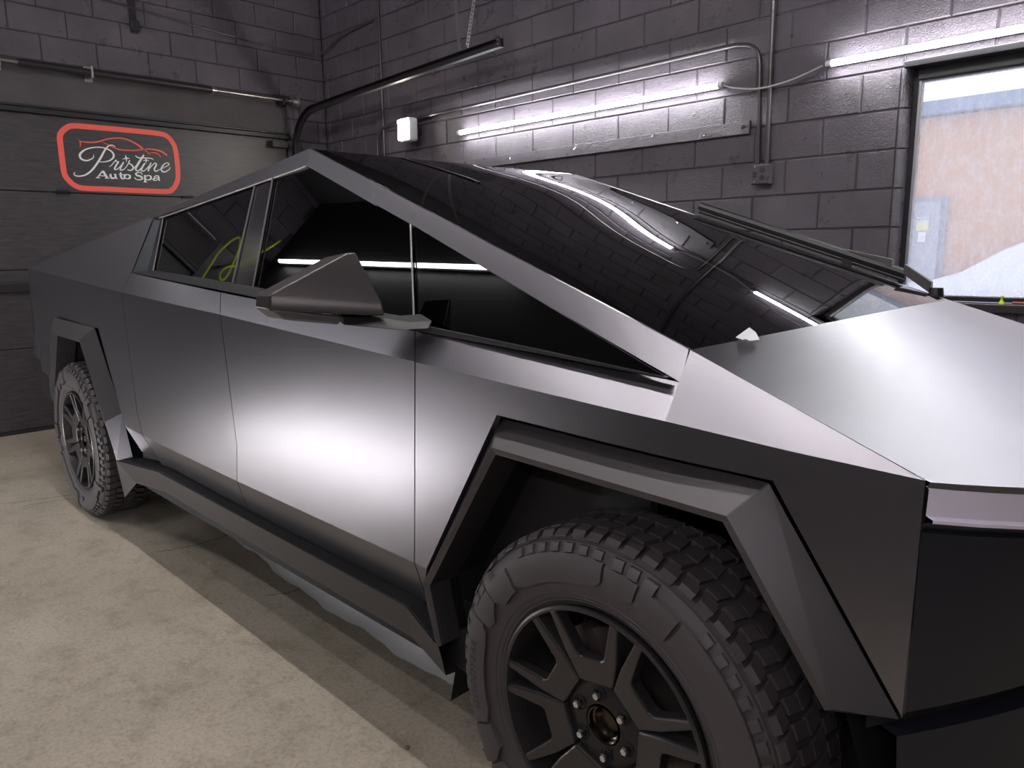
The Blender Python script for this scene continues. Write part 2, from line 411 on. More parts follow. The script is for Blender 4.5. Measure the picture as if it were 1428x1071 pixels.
# ---- window
YW = 2.33
win = struct(empty('window_1', (WX0, YW, WZ0)), 'large fixed window with dark frame and hazy wet pane', 'window')
win.location = (0, 0, 0)
m = MB()
m.box((WX0 - 0.004, YF + 0.075, WZ0 - 0.005), (-0.483, YF + 0.16, WZ1)); m.box((WX1 - 0.06, YF + 0.075, WZ0), (WX1, YF + 0.16, WZ1))
m.box((-0.483, YF + 0.045, 2.285), (WX1 - 0.06, YF + 0.16, WZ1)); m.box((-0.483, YF + 0.075, WZ0 - 0.01), (WX1 - 0.06, YF + 0.16, WZ0 + 0.012))
m.build('window_frame', M_winframe, win, bevel=0.003)
m = MB()
m.box((-0.483, YW - 0.012, WZ0 + 0.012), (-0.468, YW + 0.01, 2.285)); m.box((-0.468, YW - 0.010, 2.276), (WX1 - 0.06, YW + 0.01, 2.285)); m.box((-0.468, YW - 0.010, WZ0 + 0.012), (WX1 - 0.06, YW + 0.01, WZ0 + 0.02))
m.build('glazing_bead', M_winbead, win, bevel=0.0015)
m = MB(); m.box((-0.47, YW, WZ0 + 0.01), (WX1 - 0.06, YW + 0.005, 2.28)); m.build('pane', M_pane, win)
m = MB(); m.box((WX0 - 0.02, YF - 0.035, WZ1 - 0.012), (WX1 + 0.1, YF + 0.09, WZ1 + 0.02)); m.build('lintel_steel', M_winframe, win, bevel=0.003)
m = MB(); m.box((WX0 - 0.01, YF - 0.03, WZ0 - 0.055), (WX1 + 0.02, YF + 0.09, WZ0 - 0.012)); m.build('window_sill', M_conduit, win, bevel=0.004)
# little things left on the sill
t = tag(empty('plastic_clip', (0.0, 0, 0)), 'small lime yellow plastic piece standing on the window sill', 'clip')
cx_, cy_, cz_ = (-0.002, 2.27, 1.122)
t.location = (cx_, cy_, WZ0 - 0.012)
m = MB(); m.lathe([(0.0, 0), (0.014, 0), (0.013, 0.006), (0.006, 0.018), (0.005, 0.028), (0, 0.028)], 12, 'z'); m.build('base', M_lime, t, True)
m = MB(); m.lathe([(0, 0.028), (0.008, 0.029), (0.009, 0.036), (0.006, 0.041), (0, 0.042)], 12, 'z'); m.build('tip', M_lime, t, True)
t = tag(empty('marker_pen', (0.045, 2.27, 1.139)), 'dull red stick lying on the window sill', 'pen')
t.location.z = WZ0 - 0.012 + 0.007
m = MB(); m.tube([(-0.0, 0, 0), (0.09, 0.01, 0)], 0.006, 8); m.build('barrel', M_redprop, t, True)
m = MB(); m.tube([(0.09, 0.01, 0), (0.12, 0.013, 0)], 0.007, 8); m.build('cap', M_trim, t, True)

# ================================================================== OUTSIDE
YO = 9.0
m = MB(); m.box((-30, YF + 0.3, -0.25), (30, 40, -0.15)); struct(m.build('ground_outside', M_snow), 'snow covered ground outside the window', 'ground')
b = tag(empty('neighbouring_building', (-2, YO, -0.15)), 'orange clad building with blue grey fascia across the yard', 'building'); b.location = (0, 0, 0)
m = MB(); m.box((-9, YO, -0.15), (6, YO + 5, 3.08)); m.build('wall', M_outwall, b)
m = MB(); m.prism([(-9.2, YO - 0.15, 3.09), (6.2, YO - 0.15, 3.12), (6.2, YO - 0.15, 3.30), (-9.2, YO - 0.15, 3.235)], (0, 5.3, 0)); m.build('fascia', M_outfascia, b)
for x in [-2.35 + 0.62 * k for k in range(0, 6)]:
    pass
f_ = MB(); f_.box((-3.05, YO - 0.05, 0.0), (-2.06, YO, 2.06)); fr_ = f_.build('door_frame', M_outframe, b)
m = MB(); m.box((-2.98, YO - 0.07, 0.0), (-2.13, YO - 0.02, 2.0)); dr_ = m.build('door', M_outdoor, b)
# notice on the door
nx0, nx1 = -2.405, -2.255
m = MB(); m.box((nx0, YO - 0.085, 1.62), (nx1, YO - 0.072, 1.80)); m.build('notice_sign', M_paperyel, dr_)
m = MB(); m.box((nx0, YO - 0.090, 1.735), (nx1, YO - 0.086, 1.80)); m.build('notice_header', M_paper, dr_)
m = MB(); m.box((nx0 + 0.03, YO - 0.085, 1.47), (nx1 - 0.025, YO - 0.072, 1.61)); m.build('paper_note', M_paper, dr_)
def text_mesh(name, s, size, m, parent, loc, rot, sx=1.0, ext=0.001, align='CENTER', offset=0.0):
    cu = bpy.data.curves.new(name, 'FONT'); cu.body = s; cu.size = size; cu.align_x = align; cu.align_y = 'CENTER'; cu.extrude = ext; cu.resolution_u = 3; cu.offset = offset
    to = bpy.data.objects.new(name, cu); COL.objects.link(to)
    dg = bpy.context.evaluated_depsgraph_get(); me = bpy.data.meshes.new_from_object(to.evaluated_get(dg))
    bpy.data.objects.remove(to); bpy.data.curves.remove(cu)
    me.name = name; me.materials.clear()
    me.transform(Matrix.Translation(loc) @ rot @ Matrix.Diagonal((sx, 1, 1, 1)))
    return link(name, me, m, parent)
RX = Matrix.Rotation(math.pi / 2, 4, 'X')
text_mesh('notice_text', 'NOTICE', 0.045, M_paperblue, dr_, ((nx0 + nx1) / 2, YO - 0.092, 1.768), RX, 0.85)
# snow bank / parked car shape in front of the building
m = MB(); n = 28
V = []
for i in range(n + 1):
    x = -6 + 12 * i / n
    zt = interp(x, [(-6, 0.6), (-2.05, 0.95), (-1.2, 1.42), (0.5, 1.9), (2.5, 2.2), (6, 1.4)]) + 0.04 * math.sin(i * 1.7)
    V += [(x, YO - 2.6, -0.15), (x, YO - 1.9, zt * 0.55), (x, YO - 1.1, zt * 0.93), (x, YO - 0.5, zt), (x, YO - 0.12, zt)]
F = [(i * 5 + j, i * 5 + j + 1, i * 5 + j + 6, i * 5 + j + 5) for i in range(n) for j in range(4)]
m.add(V, F); tag(m.build('snow_bank', M_snow, None, True), 'white snow bank piled against the orange building outside', 'snow')

# ================================================================== FITTINGS ON THE WALLS
def led_tube(name, x0, x1, y, z, m_, label, group, back='far'):
    t = tag(empty(name, ((x0 + x1) / 2, y, z)), label, 'light', group)
    h = (x1 - x0) / 2
    m = MB(); m.tube([(-h + 0.02, 0, 0), (h - 0.02, 0, 0)], 0.0165, 12); m.build('tube', m_, t, True)
    for s in (-1, 1):
        m = MB(); m.tube([(s * h, 0, 0), (s * (h - 0.03), 0, 0)], 0.018, 12); m.build('end_cap', M_cap, t, True)
    m = MB()
    if back == 'far': m.box((-h + 0.01, 0.014, -0.014), (h - 0.01, 0.034, 0.014))
    elif back == 'near': m.box((-h + 0.01, -0.034, -0.014), (h - 0.01, -0.014, 0.014))
    else: m.box((-h + 0.01, -0.014, 0.014), (h - 0.01, 0.014, 0.034))
    m.build('back_rail', M_cap, t)
    return t
led_tube('led_tube', -4.02, -1.56, YF - 0.05, 2.416, M_tube, 'glowing white LED tube on the block wall above the hook board', 'wall tubes')
led_tube('led_tube', -0.93, 1.53, YF - 0.05, 2.425, M_tube, 'glowing white LED tube on the block wall above the window', 'wall tubes')
m = MB(); m.tube(bez([(-1.555, YF - 0.05, 2.412), (-1.48, YF - 0.045, 2.385), (-1.30, YF - 0.075, 2.352), (-1.12, YF - 0.05, 2.375), (-0.95, YF - 0.05, 2.42)], 6), 0.005, 8)
tag(m.build('light_cable', M_cable, None, True), 'pale thin cable linking the two wall tubes', 'cable')
# LED flood light
t = tag(empty('flood_light', (-4.60, YF - 0.08, 2.50)), 'small square warm white flood light on the block wall', 'light')
m = MB(); m.box((-0.085, -0.10, -0.10), (0.085, 0.0, 0.10)); m.build('housing', M_cap, t, bevel=0.02)
m = MB(); m.box((-0.07, -0.112, -0.085), (0.07, -0.101, 0.085)); m.build('lens', M_flood, t, bevel=0.012)
m = MB(); m.box((-0.03, 0.0, -0.03), (0.03, 0.075, 0.03)); m.build('bracket', M_plastic, t)

# hook board
t = tag(empty('hook_board', (-2.73, YF, 2.15)), 'long black painted board with small bright hooks', 'board')
m = MB(); m.box((-1.36, -0.026, -0.037), (1.345, -0.001, 0.040)); m.build('board', M_block, t, bevel=0.002)
for (hx, hz) in [(-3.948, 2.22, 2.215), (-3.411, 2.22, 2.148), (-2.744, 2.22, 2.158), (-2.461, 2.22, 2.119), (-2.066, 2.22, 2.172), (-1.673, 2.22, 2.137), (-1.42, 2.22, 2.154)] and [(p[0], p[2]) for p in [(-3.411, 2.22, 2.148), (-2.744, 2.22, 2.158), (-2.066, 2.22, 2.172), (-1.673, 2.22, 2.133), (-1.415, 2.22, 2.149)]]:
    hx += 2.73; hz -= 2.15
    m = MB(); m.tube([(hx, -0.026, hz + 0.012), (hx, -0.045, hz + 0.008), (hx, -0.05, hz - 0.006), (hx + 0.004, -0.058, hz - 0.012), (hx + 0.006, -0.068, hz - 0.004)], 0.0065, 6); m.build('hook', M_chrome, t, True)
# conduits
m = MB(); m.tube(bez([(-5.20, YF - 0.040, 2.26), (-5.20, YF - 0.040, 2.42), (-5.185, YF - 0.040, 2.52), (-5.10, YF - 0.040, 2.585), (-4.9, YF - 0.040, 2.602)], 5) +
                 bez([(-1.50, YF - 0.02, 2.638), (-1.40, YF - 0.02, 2.615), (-1.345, YF - 0.02, 2.55), (-1.335, YF - 0.02, 2.45)], 6) + [Vector((-1.318, YF - 0.02, 1.93))], 0.0125, 10)
tag(m.build('conduit', M_conduit, None, True), 'thin black conduit running level then bending down to the outlet', 'conduit')
m = MB(); m.tube([(-1.268, YF - 0.02, ZC), (-1.268, YF - 0.02, 1.93)], 0.0145, 10)
for z in (3.4, 2.78): m.tube([(-1.268, YF - 0.02, z), (-1.268, YF - 0.02, z + 0.05)], 0.0185, 10)
tag(m.build('conduit', M_conduit, None, True), 'straight black conduit dropping from the ceiling to the outlet', 'conduit')
m = MB(); m.tube([(-5.13, YF - 0.013, ZC), (-5.13, YF - 0.013, 1.5)], 0.0115, 10)
tag(m.build('conduit', M_conduit, None, True), 'black conduit dropping down the wall left of the flood light', 'conduit')
t = tag(empty('outlet_box', (-1.285, YF, 1.865)), 'painted metal outlet box with two sockets below the conduits', 'outlet')
m = MB(); m.box((-0.062, -0.055, -0.058), (0.052, -0.001, 0.058)); m.build('box', M_block, t, bevel=0.004)
m = MB(); m.box((-0.058, -0.060, -0.054), (0.048, -0.0555, 0.054)); m.build('cover_plate', M_block, t, bevel=0.003)
for z in (-0.022, 0.022):
    m = MB(); m.lathe([(0.0, -0.064), (0.016, -0.064), (0.017, -0.0605)], 14, 'y', c=(0.012, 0, z)); m.build('socket', M_plastic, t, True)
for z in (-0.044, 0.044):
    m = MB(); m.lathe([(0.0, -0.064), (0.004, -0.064), (0.005, -0.0605)], 10, 'y', c=(-0.035, 0, z)); m.build('screw', M_steel, t)
m = MB(); m.box((-0.045, -0.066, -0.018), (-0.025, -0.0605, 0.018)); m.build('switch', M_plastic, t, bevel=0.002)

# garage-door track: vertical, curve, long level run
ty = 1.86
def channel(mb, path, wdt, dep, th=0.004):
    """C channel whose open side faces -y"""
    P = [Vector(p) for p in path]; A = []
    for i, p in enumerate(P):
        t_ = (P[min(i + 1, len(P) - 1)] - P[max(i - 1, 0)]).normalized(); n_ = Vector((-t_.z, 0, t_.x))
        A.append([p + n_ * a + Vector((0, b, 0)) for a, b in [(wdt / 2, -dep), (wdt / 2, 0), (-wdt / 2, 0), (-wdt / 2, -dep), (-wdt / 2 + th, -dep), (-wdt / 2 + th, -th), (wdt / 2 - th, -th), (wdt / 2 - th, -dep)]])
    mb.add([q for a in A for q in a], [(i * 8 + j, i * 8 + (j + 1) % 8, i * 8 + 8 + (j + 1) % 8, i * 8 + 8 + j) for i in range(len(P) - 1) for j in range(8)] + [tuple(range(8)), tuple(range((len(P) - 1) * 8, len(P) * 8))])
tr_ = tag(empty('door_track', (0, 0, 0)), 'black steel garage door track curving out along the ceiling side', 'track')
m = MB(); c0 = (-5.68, 2.40); R0 = 0.40
path = [(-6.08, ty, 0.05), (-6.08, ty, 2.0)] + [(c0[0] - R0 * math.cos(a), ty, c0[1] + R0 * math.sin(a)) for a in [math.pi / 2 * j / 10 for j in range(11)]]
path += [(-5.2, ty, 2.822), (-4.2, ty, 2.858), (-3.115, ty, 2.895)]
channel(m, path, 0.062, 0.045); m.build('channel', M_track, tr_)
m = MB(); m.box((-3.14, ty - 0.052, 2.858), (-3.105, ty - 0.046, 2.932)); m.build('end_plate', M_track, tr_)
m = MB(); m.tube([(-3.12, ty - 0.058, 2.88), (-3.12, ty - 0.046, 2.88)], 0.006, 6); m.build('bolt', M_steel, tr_, True)
m = MB(); m.tube([(-3.12, ty - 0.058, 2.91), (-3.12, ty - 0.046, 2.91)], 0.006, 6); m.build('bolt', M_steel, tr_, True)
def strut(p0, p1, label):
    t = tag(empty('track_hanger', p1), label, 'hanger', 'hangers of the door track')
    d = Vector(p1) - Vector(p0); L = d.length; n_ = 44
    m = MB(); a = 0.016
    # perforated angle: rail strips and rungs between the slots
    m.box((-a, -0.0015, 0), (-a * 0.45, 0.0015, L)); m.box((a * 0.45, -0.0015, 0), (a, 0.0015, L)); m.box((a - 0.002, 0, 0), (a, 0.03, L))
    for k in range(n_): m.box((-a * 0.46, -0.0015, L * k / n_), (a * 0.46, 0.0015, L * (k + 0.55) / n_))
    o = m.build('perforated_angle', M_steelp, t); t.location = p0
    t.rotation_euler = d.to_track_quat('Z', 'Y').to_euler()
    m = MB(); m.tube([(0, -0.006, 0.015), (0, 0.006, 0.015)], 0.007, 6); m.build('bolt', M_steel, t)
M_steelp = mat('galvanised_painted', (0.20, 0.18, 0.19), 0.4, 0.6)
strut((-3.58, ty - 0.01, 2.922), (-3.68, ty - 0.01, ZC), 'perforated steel angle hanging the door track, the left one')
strut((-3.50, ty - 0.01, 2.925), (-3.18, ty - 0.01, ZC), 'dark perforated steel angle slanting up from the door track')

# torsion bar of the garage door
t = tag(empty('torsion_spring', (XL + 0.1, 0, 2.91)), 'black torsion spring and steel shaft above the garage door', 'spring')
yb0, yb1 = -2.2, 1.90
m = MB(); m.tube([(0, yb0, 0), (0, yb1, 0)], 0.0135, 12); m.build('shaft', M_steel, t, True)
m = MB()
L0, L1 = -0.50, 1.02; prof = []
for k in range(0, 170):
    y = L0 + (L1 - L0) * k / 169; prof.append((0.026 + 0.004 * (k % 2), y))
m.lathe([(0.0, L0)] + prof + [(0.0, L1)], 16, 'y'); m.build('spring', M_track, t, True, angle=60)
for y in (L1,): m = MB(); m.lathe([(0.015, y - 0.01), (0.036, y - 0.01), (0.036, y + 0.012), (0.026, y + 0.02), (0.024, y + 0.035), (0.015, y + 0.035)], 16, 'y'); m.build('winding_cone', M_steel, t, True)
m = MB(); m.lathe([(0.015, 1.80), (0.055, 1.80), (0.055, 1.812), (0.042, 1.815), (0.044, 1.86), (0.058, 1.865), (0.058, 1.875), (0.015, 1.875)], 20, 'y'); m.build('cable_drum', M_steel, t, True)
for y in (0.02, -0.62, 1.72):
    m = MB(); m.box((-0.088, y - 0.008, -0.045), (0.03, y + 0.008, 0.045)); m.box((-0.090, y - 0.03, -0.06), (-0.084, y + 0.03, 0.06)); m.build('bearing_bracket', M_steel if y < 1 else M_track, t, bevel=0.002)
m = MB(); m.tube([(XL + 0.145, 1.80, 2.86), (XL + 0.13, 1.80, 0.1)], 0.003, 6); tag(m.build('lift_cable', M_trim, None, True), 'thin dark lift cable hanging at the right end of the garage door', 'cable')
# small black bracket at the foot of the track (limit sensor)
t = tag(empty('roller_bracket', (XL + 0.08, 1.70, 2.50)), 'small black roller bracket at the top right corner of the garage door', 'bracket')
m = MB(); m.box((-0.08, -0.10, -0.035), (-0.01, 0.06, 0.03)); m.build('plate', M_trim, t, bevel=0.004)
m = MB(); m.tube([(-0.03, -0.02, 0.0), (-0.03, 0.08, 0.0)], 0.018, 10); m.build('roller', M_trim, t, True)
# high bracket and sagging cable on the far left
t = tag(empty('wall_bracket', (XL, (-6.15, 0.419, 3.523)[1], 3.42)), 'dark angle bracket high on the wall above the sign', 'bracket')
m = MB(); m.box((0.0, -0.03, -0.12), (0.01, 0.03, 0.30)); m.build('plate', M_track, t, bevel=0.002)
m = MB(); m.box((0.01, -0.035, -0.10), (0.06, 0.035, -0.02)); m.build('lug', M_track, t, bevel=0.004)
m = MB(); m.tube(bez([(XL + 0.02, -1.0, 3.60), (XL + 0.02, 0.2, 3.52), (XL + 0.02, 1.2, 3.44), (XL + 0.03, 1.9, 3.40), (XL + 0.08, 2.18, 3.42), (XL + 0.4, 2.22, 3.52), (-5.2, 2.22, 3.56)], 8), 0.007, 8)
tag(m.build('wall_cable', M_conduit, None, True), 'thin black cable sagging across the upper wall corner', 'cable')

# ================================================================== SIGN (flat vinyl on the door)
SX = XL - 0.020
sg = tag(empty('business_sign', (SX, 0.22, 2.24)), 'red bordered rounded sign with white script lettering on garage door', 'sign')
def S(zx, zy):       # zoomed sketch of the sign, metres on the door
    return None
P4 = [(-6.15, -0.239, 2.465), (-6.15, 0.694, 2.56), (-6.15, 0.686, 1.99), (-6.15, -0.218, 1.98)]
SIGN = {'border': [(-0.108, 2.496), (0.232, 2.5), (0.551, 2.498), (0.631, 2.475), (0.674, 2.419), (0.687, 2.368), (0.693, 2.281), (0.688, 2.131), (0.659, 2.058), (0.624, 2.017), (0.578, 2.0), (0.346, 1.996), (0.101, 1.997), (-0.101, 1.996), (-0.166, 2.017), (-0.207, 2.055), (-0.231, 2.102), (-0.236, 2.189), (-0.236, 2.292), (-0.235, 2.386), (-0.222, 2.427), (-0.192, 2.461), (-0.153, 2.487)], 'car': [([(-0.1, 2.391), (-0.083, 2.375), (-0.046, 2.372), (0.008, 2.375), (0.063, 2.388), (0.112, 2.408), (0.168, 2.422), (0.241, 2.429), (0.297, 2.419), (0.344, 2.398), (0.383, 2.376), (0.422, 2.346), (0.461, 2.311)], [0.0017, 0.0083, 0.01, 0.0116, 0.0116, 0.01, 0.01, 0.01, 0.0116, 0.0133, 0.0149, 0.0116, 0.0025]), ([(-0.09, 2.38), (-0.087, 2.352), (-0.094, 2.326)], [0.0116, 0.0083, 0.0017]), ([(0.078, 2.383), (0.116, 2.37), (0.169, 2.346), (0.215, 2.333), (0.28, 2.332), (0.346, 2.338), (0.405, 2.349), (0.465, 2.358), (0.533, 2.353), (0.575, 2.339), (0.609, 2.316)], [0.0025, 0.0066, 0.0083, 0.01, 0.0108, 0.0108, 0.01, 0.01, 0.0116, 0.0149, 0.0166]), ([(0.2, 2.344), (0.207, 2.332), (0.214, 2.322)], [0.005, 0.0042, 0.0025]), ([(0.448, 2.314), (0.479, 2.329), (0.514, 2.329), (0.538, 2.317), (0.554, 2.296)], [0.0025, 0.0066, 0.0083, 0.0075, 0.0042]), ([(0.374, 2.365), (0.397, 2.354), (0.43, 2.346)], [0.0025, 0.0042, 0.0066])], 'script': [([(0.005, 2.275), (0.001, 2.254), (-0.018, 2.237), (-0.054, 2.222), (-0.091, 2.231), (-0.102, 2.259), (-0.085, 2.288), (-0.044, 2.316), (0.019, 2.335), (0.081, 2.338), (0.134, 2.322), (0.161, 2.291), (0.152, 2.257), (0.117, 2.232), (0.077, 2.221), (0.038, 2.22)], [0.005, 0.0066, 0.0083, 0.0116, 0.0149, 0.0166, 0.0149, 0.01, 0.0075, 0.0083, 0.0116, 0.0149, 0.0133, 0.01, 0.0075, 0.005]), ([(0.181, 2.351), (0.166, 2.363), (0.139, 2.362), (0.113, 2.341), (0.09, 2.31), (0.057, 2.254), (0.029, 2.212), (-0.007, 2.164), (-0.041, 2.129), (-0.082, 2.102), (-0.124, 2.092), (-0.154, 2.096), (-0.162, 2.11), (-0.151, 2.121)], [0.0042, 0.0066, 0.0075, 0.01, 0.0133, 0.0149, 0.0149, 0.0149, 0.0133, 0.0116, 0.01, 0.0083, 0.0075, 0.0042]), ([(0.116, 2.182), (0.138, 2.2), (0.165, 2.232), (0.181, 2.245)], [0.0033, 0.0058, 0.0075, 0.0066]), ([(0.174, 2.247), (0.179, 2.231), (0.197, 2.234)], [0.0066, 0.0075, 0.005]), ([(0.197, 2.234), (0.174, 2.201), (0.157, 2.167), (0.179, 2.168), (0.21, 2.199), (0.233, 2.232)], [0.0116, 0.0133, 0.0116, 0.0075, 0.0058, 0.0066]), ([(0.236, 2.23), (0.214, 2.195), (0.202, 2.165), (0.227, 2.167), (0.258, 2.198), (0.283, 2.24), (0.288, 2.251)], [0.0116, 0.0133, 0.0116, 0.0075, 0.0058, 0.0066, 0.0066]), ([(0.288, 2.251), (0.278, 2.229), (0.304, 2.206), (0.31, 2.185), (0.288, 2.165), (0.26, 2.169)], [0.0066, 0.0083, 0.0133, 0.0133, 0.01, 0.0066]), ([(0.31, 2.181), (0.333, 2.204), (0.366, 2.248), (0.409, 2.304)], [0.005, 0.0066, 0.0108, 0.0116]), ([(0.409, 2.302), (0.36, 2.231), (0.329, 2.178), (0.35, 2.166), (0.378, 2.194), (0.406, 2.226)], [0.0116, 0.0149, 0.0133, 0.0083, 0.0058, 0.0066]), ([(0.337, 2.293), (0.361, 2.277), (0.407, 2.278), (0.458, 2.28), (0.487, 2.272)], [0.0066, 0.01, 0.0083, 0.0083, 0.005]), ([(0.411, 2.234), (0.387, 2.199), (0.375, 2.168), (0.401, 2.17), (0.438, 2.206), (0.462, 2.238)], [0.0116, 0.0133, 0.0116, 0.0075, 0.0058, 0.0066]), ([(0.464, 2.242), (0.441, 2.198), (0.434, 2.166)], [0.01, 0.0116, 0.0116]), ([(0.44, 2.185), (0.478, 2.226), (0.501, 2.241), (0.508, 2.228), (0.487, 2.188), (0.498, 2.17), (0.53, 2.187)], [0.0058, 0.0066, 0.0083, 0.0116, 0.0133, 0.01, 0.0058]), ([(0.53, 2.187), (0.58, 2.212), (0.618, 2.236), (0.61, 2.25), (0.583, 2.242), (0.554, 2.21), (0.547, 2.182), (0.572, 2.169), (0.614, 2.192), (0.626, 2.215)], [0.005, 0.0058, 0.0075, 0.0075, 0.0083, 0.0116, 0.0133, 0.0108, 0.0066, 0.0042]), ([(0.257, 2.29), (0.259, 2.27), (0.26, 2.232)], [0.0025, 0.0133, 0.0025]), ([(0.228, 2.255), (0.261, 2.264), (0.29, 2.266)], [0.0025, 0.0116, 0.0025]), ([(0.425, 2.276), (0.424, 2.259), (0.42, 2.235)], [0.0025, 0.0116, 0.0025]), ([(0.396, 2.255), (0.424, 2.261), (0.447, 2.258)], [0.0025, 0.01, 0.0025])], 'caps': [([(0.013, 2.088), (0.061, 2.146)], [0.0083, 0.01]), ([(0.062, 2.147), (0.091, 2.09)], [0.0183, 0.0199]), ([(0.032, 2.105), (0.081, 2.106)], [0.0066, 0.0066]), ([(0.001, 2.086), (0.036, 2.087)], [0.0058, 0.0058]), ([(0.071, 2.087), (0.109, 2.088)], [0.0058, 0.0058]), ([(0.12, 2.121), (0.12, 2.102), (0.131, 2.09), (0.151, 2.095), (0.16, 2.104)], [0.0149, 0.0166, 0.0149, 0.01, 0.0083]), ([(0.158, 2.125), (0.159, 2.09)], [0.0149, 0.0149]), ([(0.113, 2.122), (0.128, 2.122)], [0.0058, 0.0058]), ([(0.146, 2.124), (0.166, 2.125)], [0.0058, 0.0058]), ([(0.155, 2.089), (0.175, 2.089)], [0.0058, 0.0058]), ([(0.203, 2.143), (0.202, 2.107), (0.213, 2.09), (0.232, 2.096)], [0.0133, 0.0166, 0.0133, 0.0066]), ([(0.186, 2.125), (0.231, 2.125)], [0.0058, 0.0058]), ([(0.256, 2.129), (0.275, 2.12), (0.272, 2.1), (0.249, 2.092), (0.231, 2.103), (0.234, 2.12), (0.256, 2.129)], [0.0058, 0.0149, 0.0149, 0.0058, 0.0149, 0.0149, 0.0058]), ([(0.38, 2.134), (0.373, 2.148), (0.349, 2.152), (0.327, 2.14), (0.334, 2.126), (0.362, 2.119), (0.378, 2.106), (0.364, 2.091), (0.334, 2.089), (0.316, 2.099), (0.314, 2.109)], [0.0058, 0.0066, 0.0075, 0.0133, 0.0149, 0.0166, 0.0149, 0.0116, 0.0075, 0.0066, 0.0058]), ([(0.402, 2.127), (0.398, 2.073)], [0.0166, 0.0166]), ([(0.392, 2.129), (0.413, 2.129)], [0.0058, 0.0058]), ([(0.383, 2.072), (0.414, 2.072)], [0.0058, 0.0058]), ([(0.404, 2.119), (0.431, 2.131), (0.451, 2.121), (0.447, 2.101), (0.427, 2.092), (0.402, 2.097)], [0.0066, 0.0083, 0.0149, 0.0149, 0.0083, 0.0066]), ([(0.476, 2.118), (0.495, 2.131), (0.516, 2.128), (0.517, 2.095)], [0.01, 0.0075, 0.0116, 0.0166]), ([(0.515, 2.115), (0.484, 2.11), (0.47, 2.099), (0.482, 2.09), (0.509, 2.099)], [0.0066, 0.01, 0.0149, 0.0083, 0.0066]), ([(0.513, 2.093), (0.526, 2.093)], [0.0066, 0.0066])]}
def stroke(mb, pts, w, h=0.0015, n=6, closed=False):
    P = bez([(0, a, b) for a, b in pts], n) if len(pts) > 2 else [Vector((0, a, b)) for a, b in pts]
    K = len(P); L = []; R_ = []
    for i, p in enumerate(P):
        t_ = (P[min(i + 1, K - 1)] - P[max(i - 1, 0)]).normalized(); n_ = Vector((0, -t_.z, t_.y))
        ww = w if not isinstance(w, (list, tuple)) else interp(i / (K - 1), [(k / (len(w) - 1), q) for k, q in enumerate(w)])
        L.append(p + n_ * ww / 2); R_.append(p - n_ * ww / 2)
    vs = [(SX + h, q.y, q.z) for q in L + R_] + [(SX, q.y, q.z) for q in L + R_]
    fs = [(i, i + 1, K + i + 1, K + i) for i in range(K - 1)] + [(i, i + 1, 2 * K + i + 1, 2 * K + i) for i in range(K - 1)] + [(K + i, K + i + 1, 3 * K + i + 1, 3 * K + i) for i in range(K - 1)]
    mb.add([(x - SX, y - 0.22, z - 2.24) for x, y, z in vs], fs)
m = MB()
cs = SIGN['border']; stroke(m, cs + [cs[0]], 0.043, 0.002, 4); m.build('border', M_red, sg)
m = MB()
for pts, w_ in SIGN['car']: stroke(m, pts, w_, 0.002)
m.build('car_outline', M_red, sg)
m = MB()
for k, (pts, w_) in enumerate(SIGN['script']): stroke(m, pts, w_, 0.003 + 0.00004 * k)
m.build('script_lettering', M_white, sg)
m = MB()
for k, (pts, w_) in enumerate(SIGN['caps']): stroke(m, pts, w_, 0.003 + 0.00004 * k, 6)
m.build('block_lettering', M_white, sg)

# ================================================================== THE TRUCK
truck = tag(empty('pickup_truck', (-2.0, 0, 0)), 'angular satin black pickup truck filling the garage', 'truck'); truck.location = (0, 0, 0)
PEAK = (-1.481, -0.713, 1.790); WB = (0.119, -0.859, 1.242); TAIL = (-4.745, -0.89, 1.363); COR = (0.568, -0.93, 1.091)
CR1, CR2 = (0.146, -0.975, 1.124), (0.35, -0.959, 1.108)
CF_, CB_ = (-0.587, -0.98, 1.163), (-1.699, -0.98, 1.225)
YCP = [(-4.745, -0.89), (-2.7, -0.965), (-1.9, -0.98), (0.1, -0.98), (0.37, -0.960), (0.568, -0.93)]
ZCP = [(-4.745, 1.363), (-2.70, 1.268), (CB_[0], CB_[2]), (CF_[0], CF_[2]), (CR1[0], CR1[2]), (CR2[0], CR2[2]), (0.568, 1.091)]
def yc(x): return interp(x, YCP)
def zc(x): return interp(x, ZCP)
ZL = (-1.053, -0.978, 0.62)[2]
FGB = (-0.623, -0.95, 0.551)
def YS(x, z):
    a = yc(x); lo = a - 0.004
    if z >= ZL: return lo + (a - lo) * min(1, (z - ZL) / (zc(x) - ZL))
    return lo + 0.045 * (ZL - z) / 0.13
def side(s):
    def fn(x, z, h): return (x, s * -(YS(x, z) + h), z)
    return fn
def crease_pts(x0, x1):
    xs = [x0] + sorted([p[0] for p in ZCP if min(x0, x1) < p[0] < max(x0, x1)], reverse=x1 < x0) + [x1]
    return [(x, zc(x)) for x in xs]
def sgn(p, s): return (p[0], p[1] if s < 0 else -p[1], p[2])
G_sf, G_sb, G_sr, G_tip = (-0.6483, -0.9294, 1.2326), (-1.7966, -0.9278, 1.2969), (-2.7271, -0.9236, 1.3559), (0.1303, -0.9028, 1.1842)
G_wp, G_wr = (-1.4545, -0.7421, 1.7274), (-2.6823, -0.8211, 1.602)
TOPMID = lerp(PEAK, TAIL, (PEAK[0] + 2.70) / (PEAK[0] - TAIL[0]))
GB0, GB1, GB2, GB3 = (-1.699, -0.98, 1.225), (-1.674, -0.98, 1.019), (-1.644, -0.978, 0.76), (-1.691, -0.93, 0.463)
DB = [(-2.579, -0.925, 0.467), (-1.754, -0.925, 0.455), (-0.74, -0.925, 0.436)]
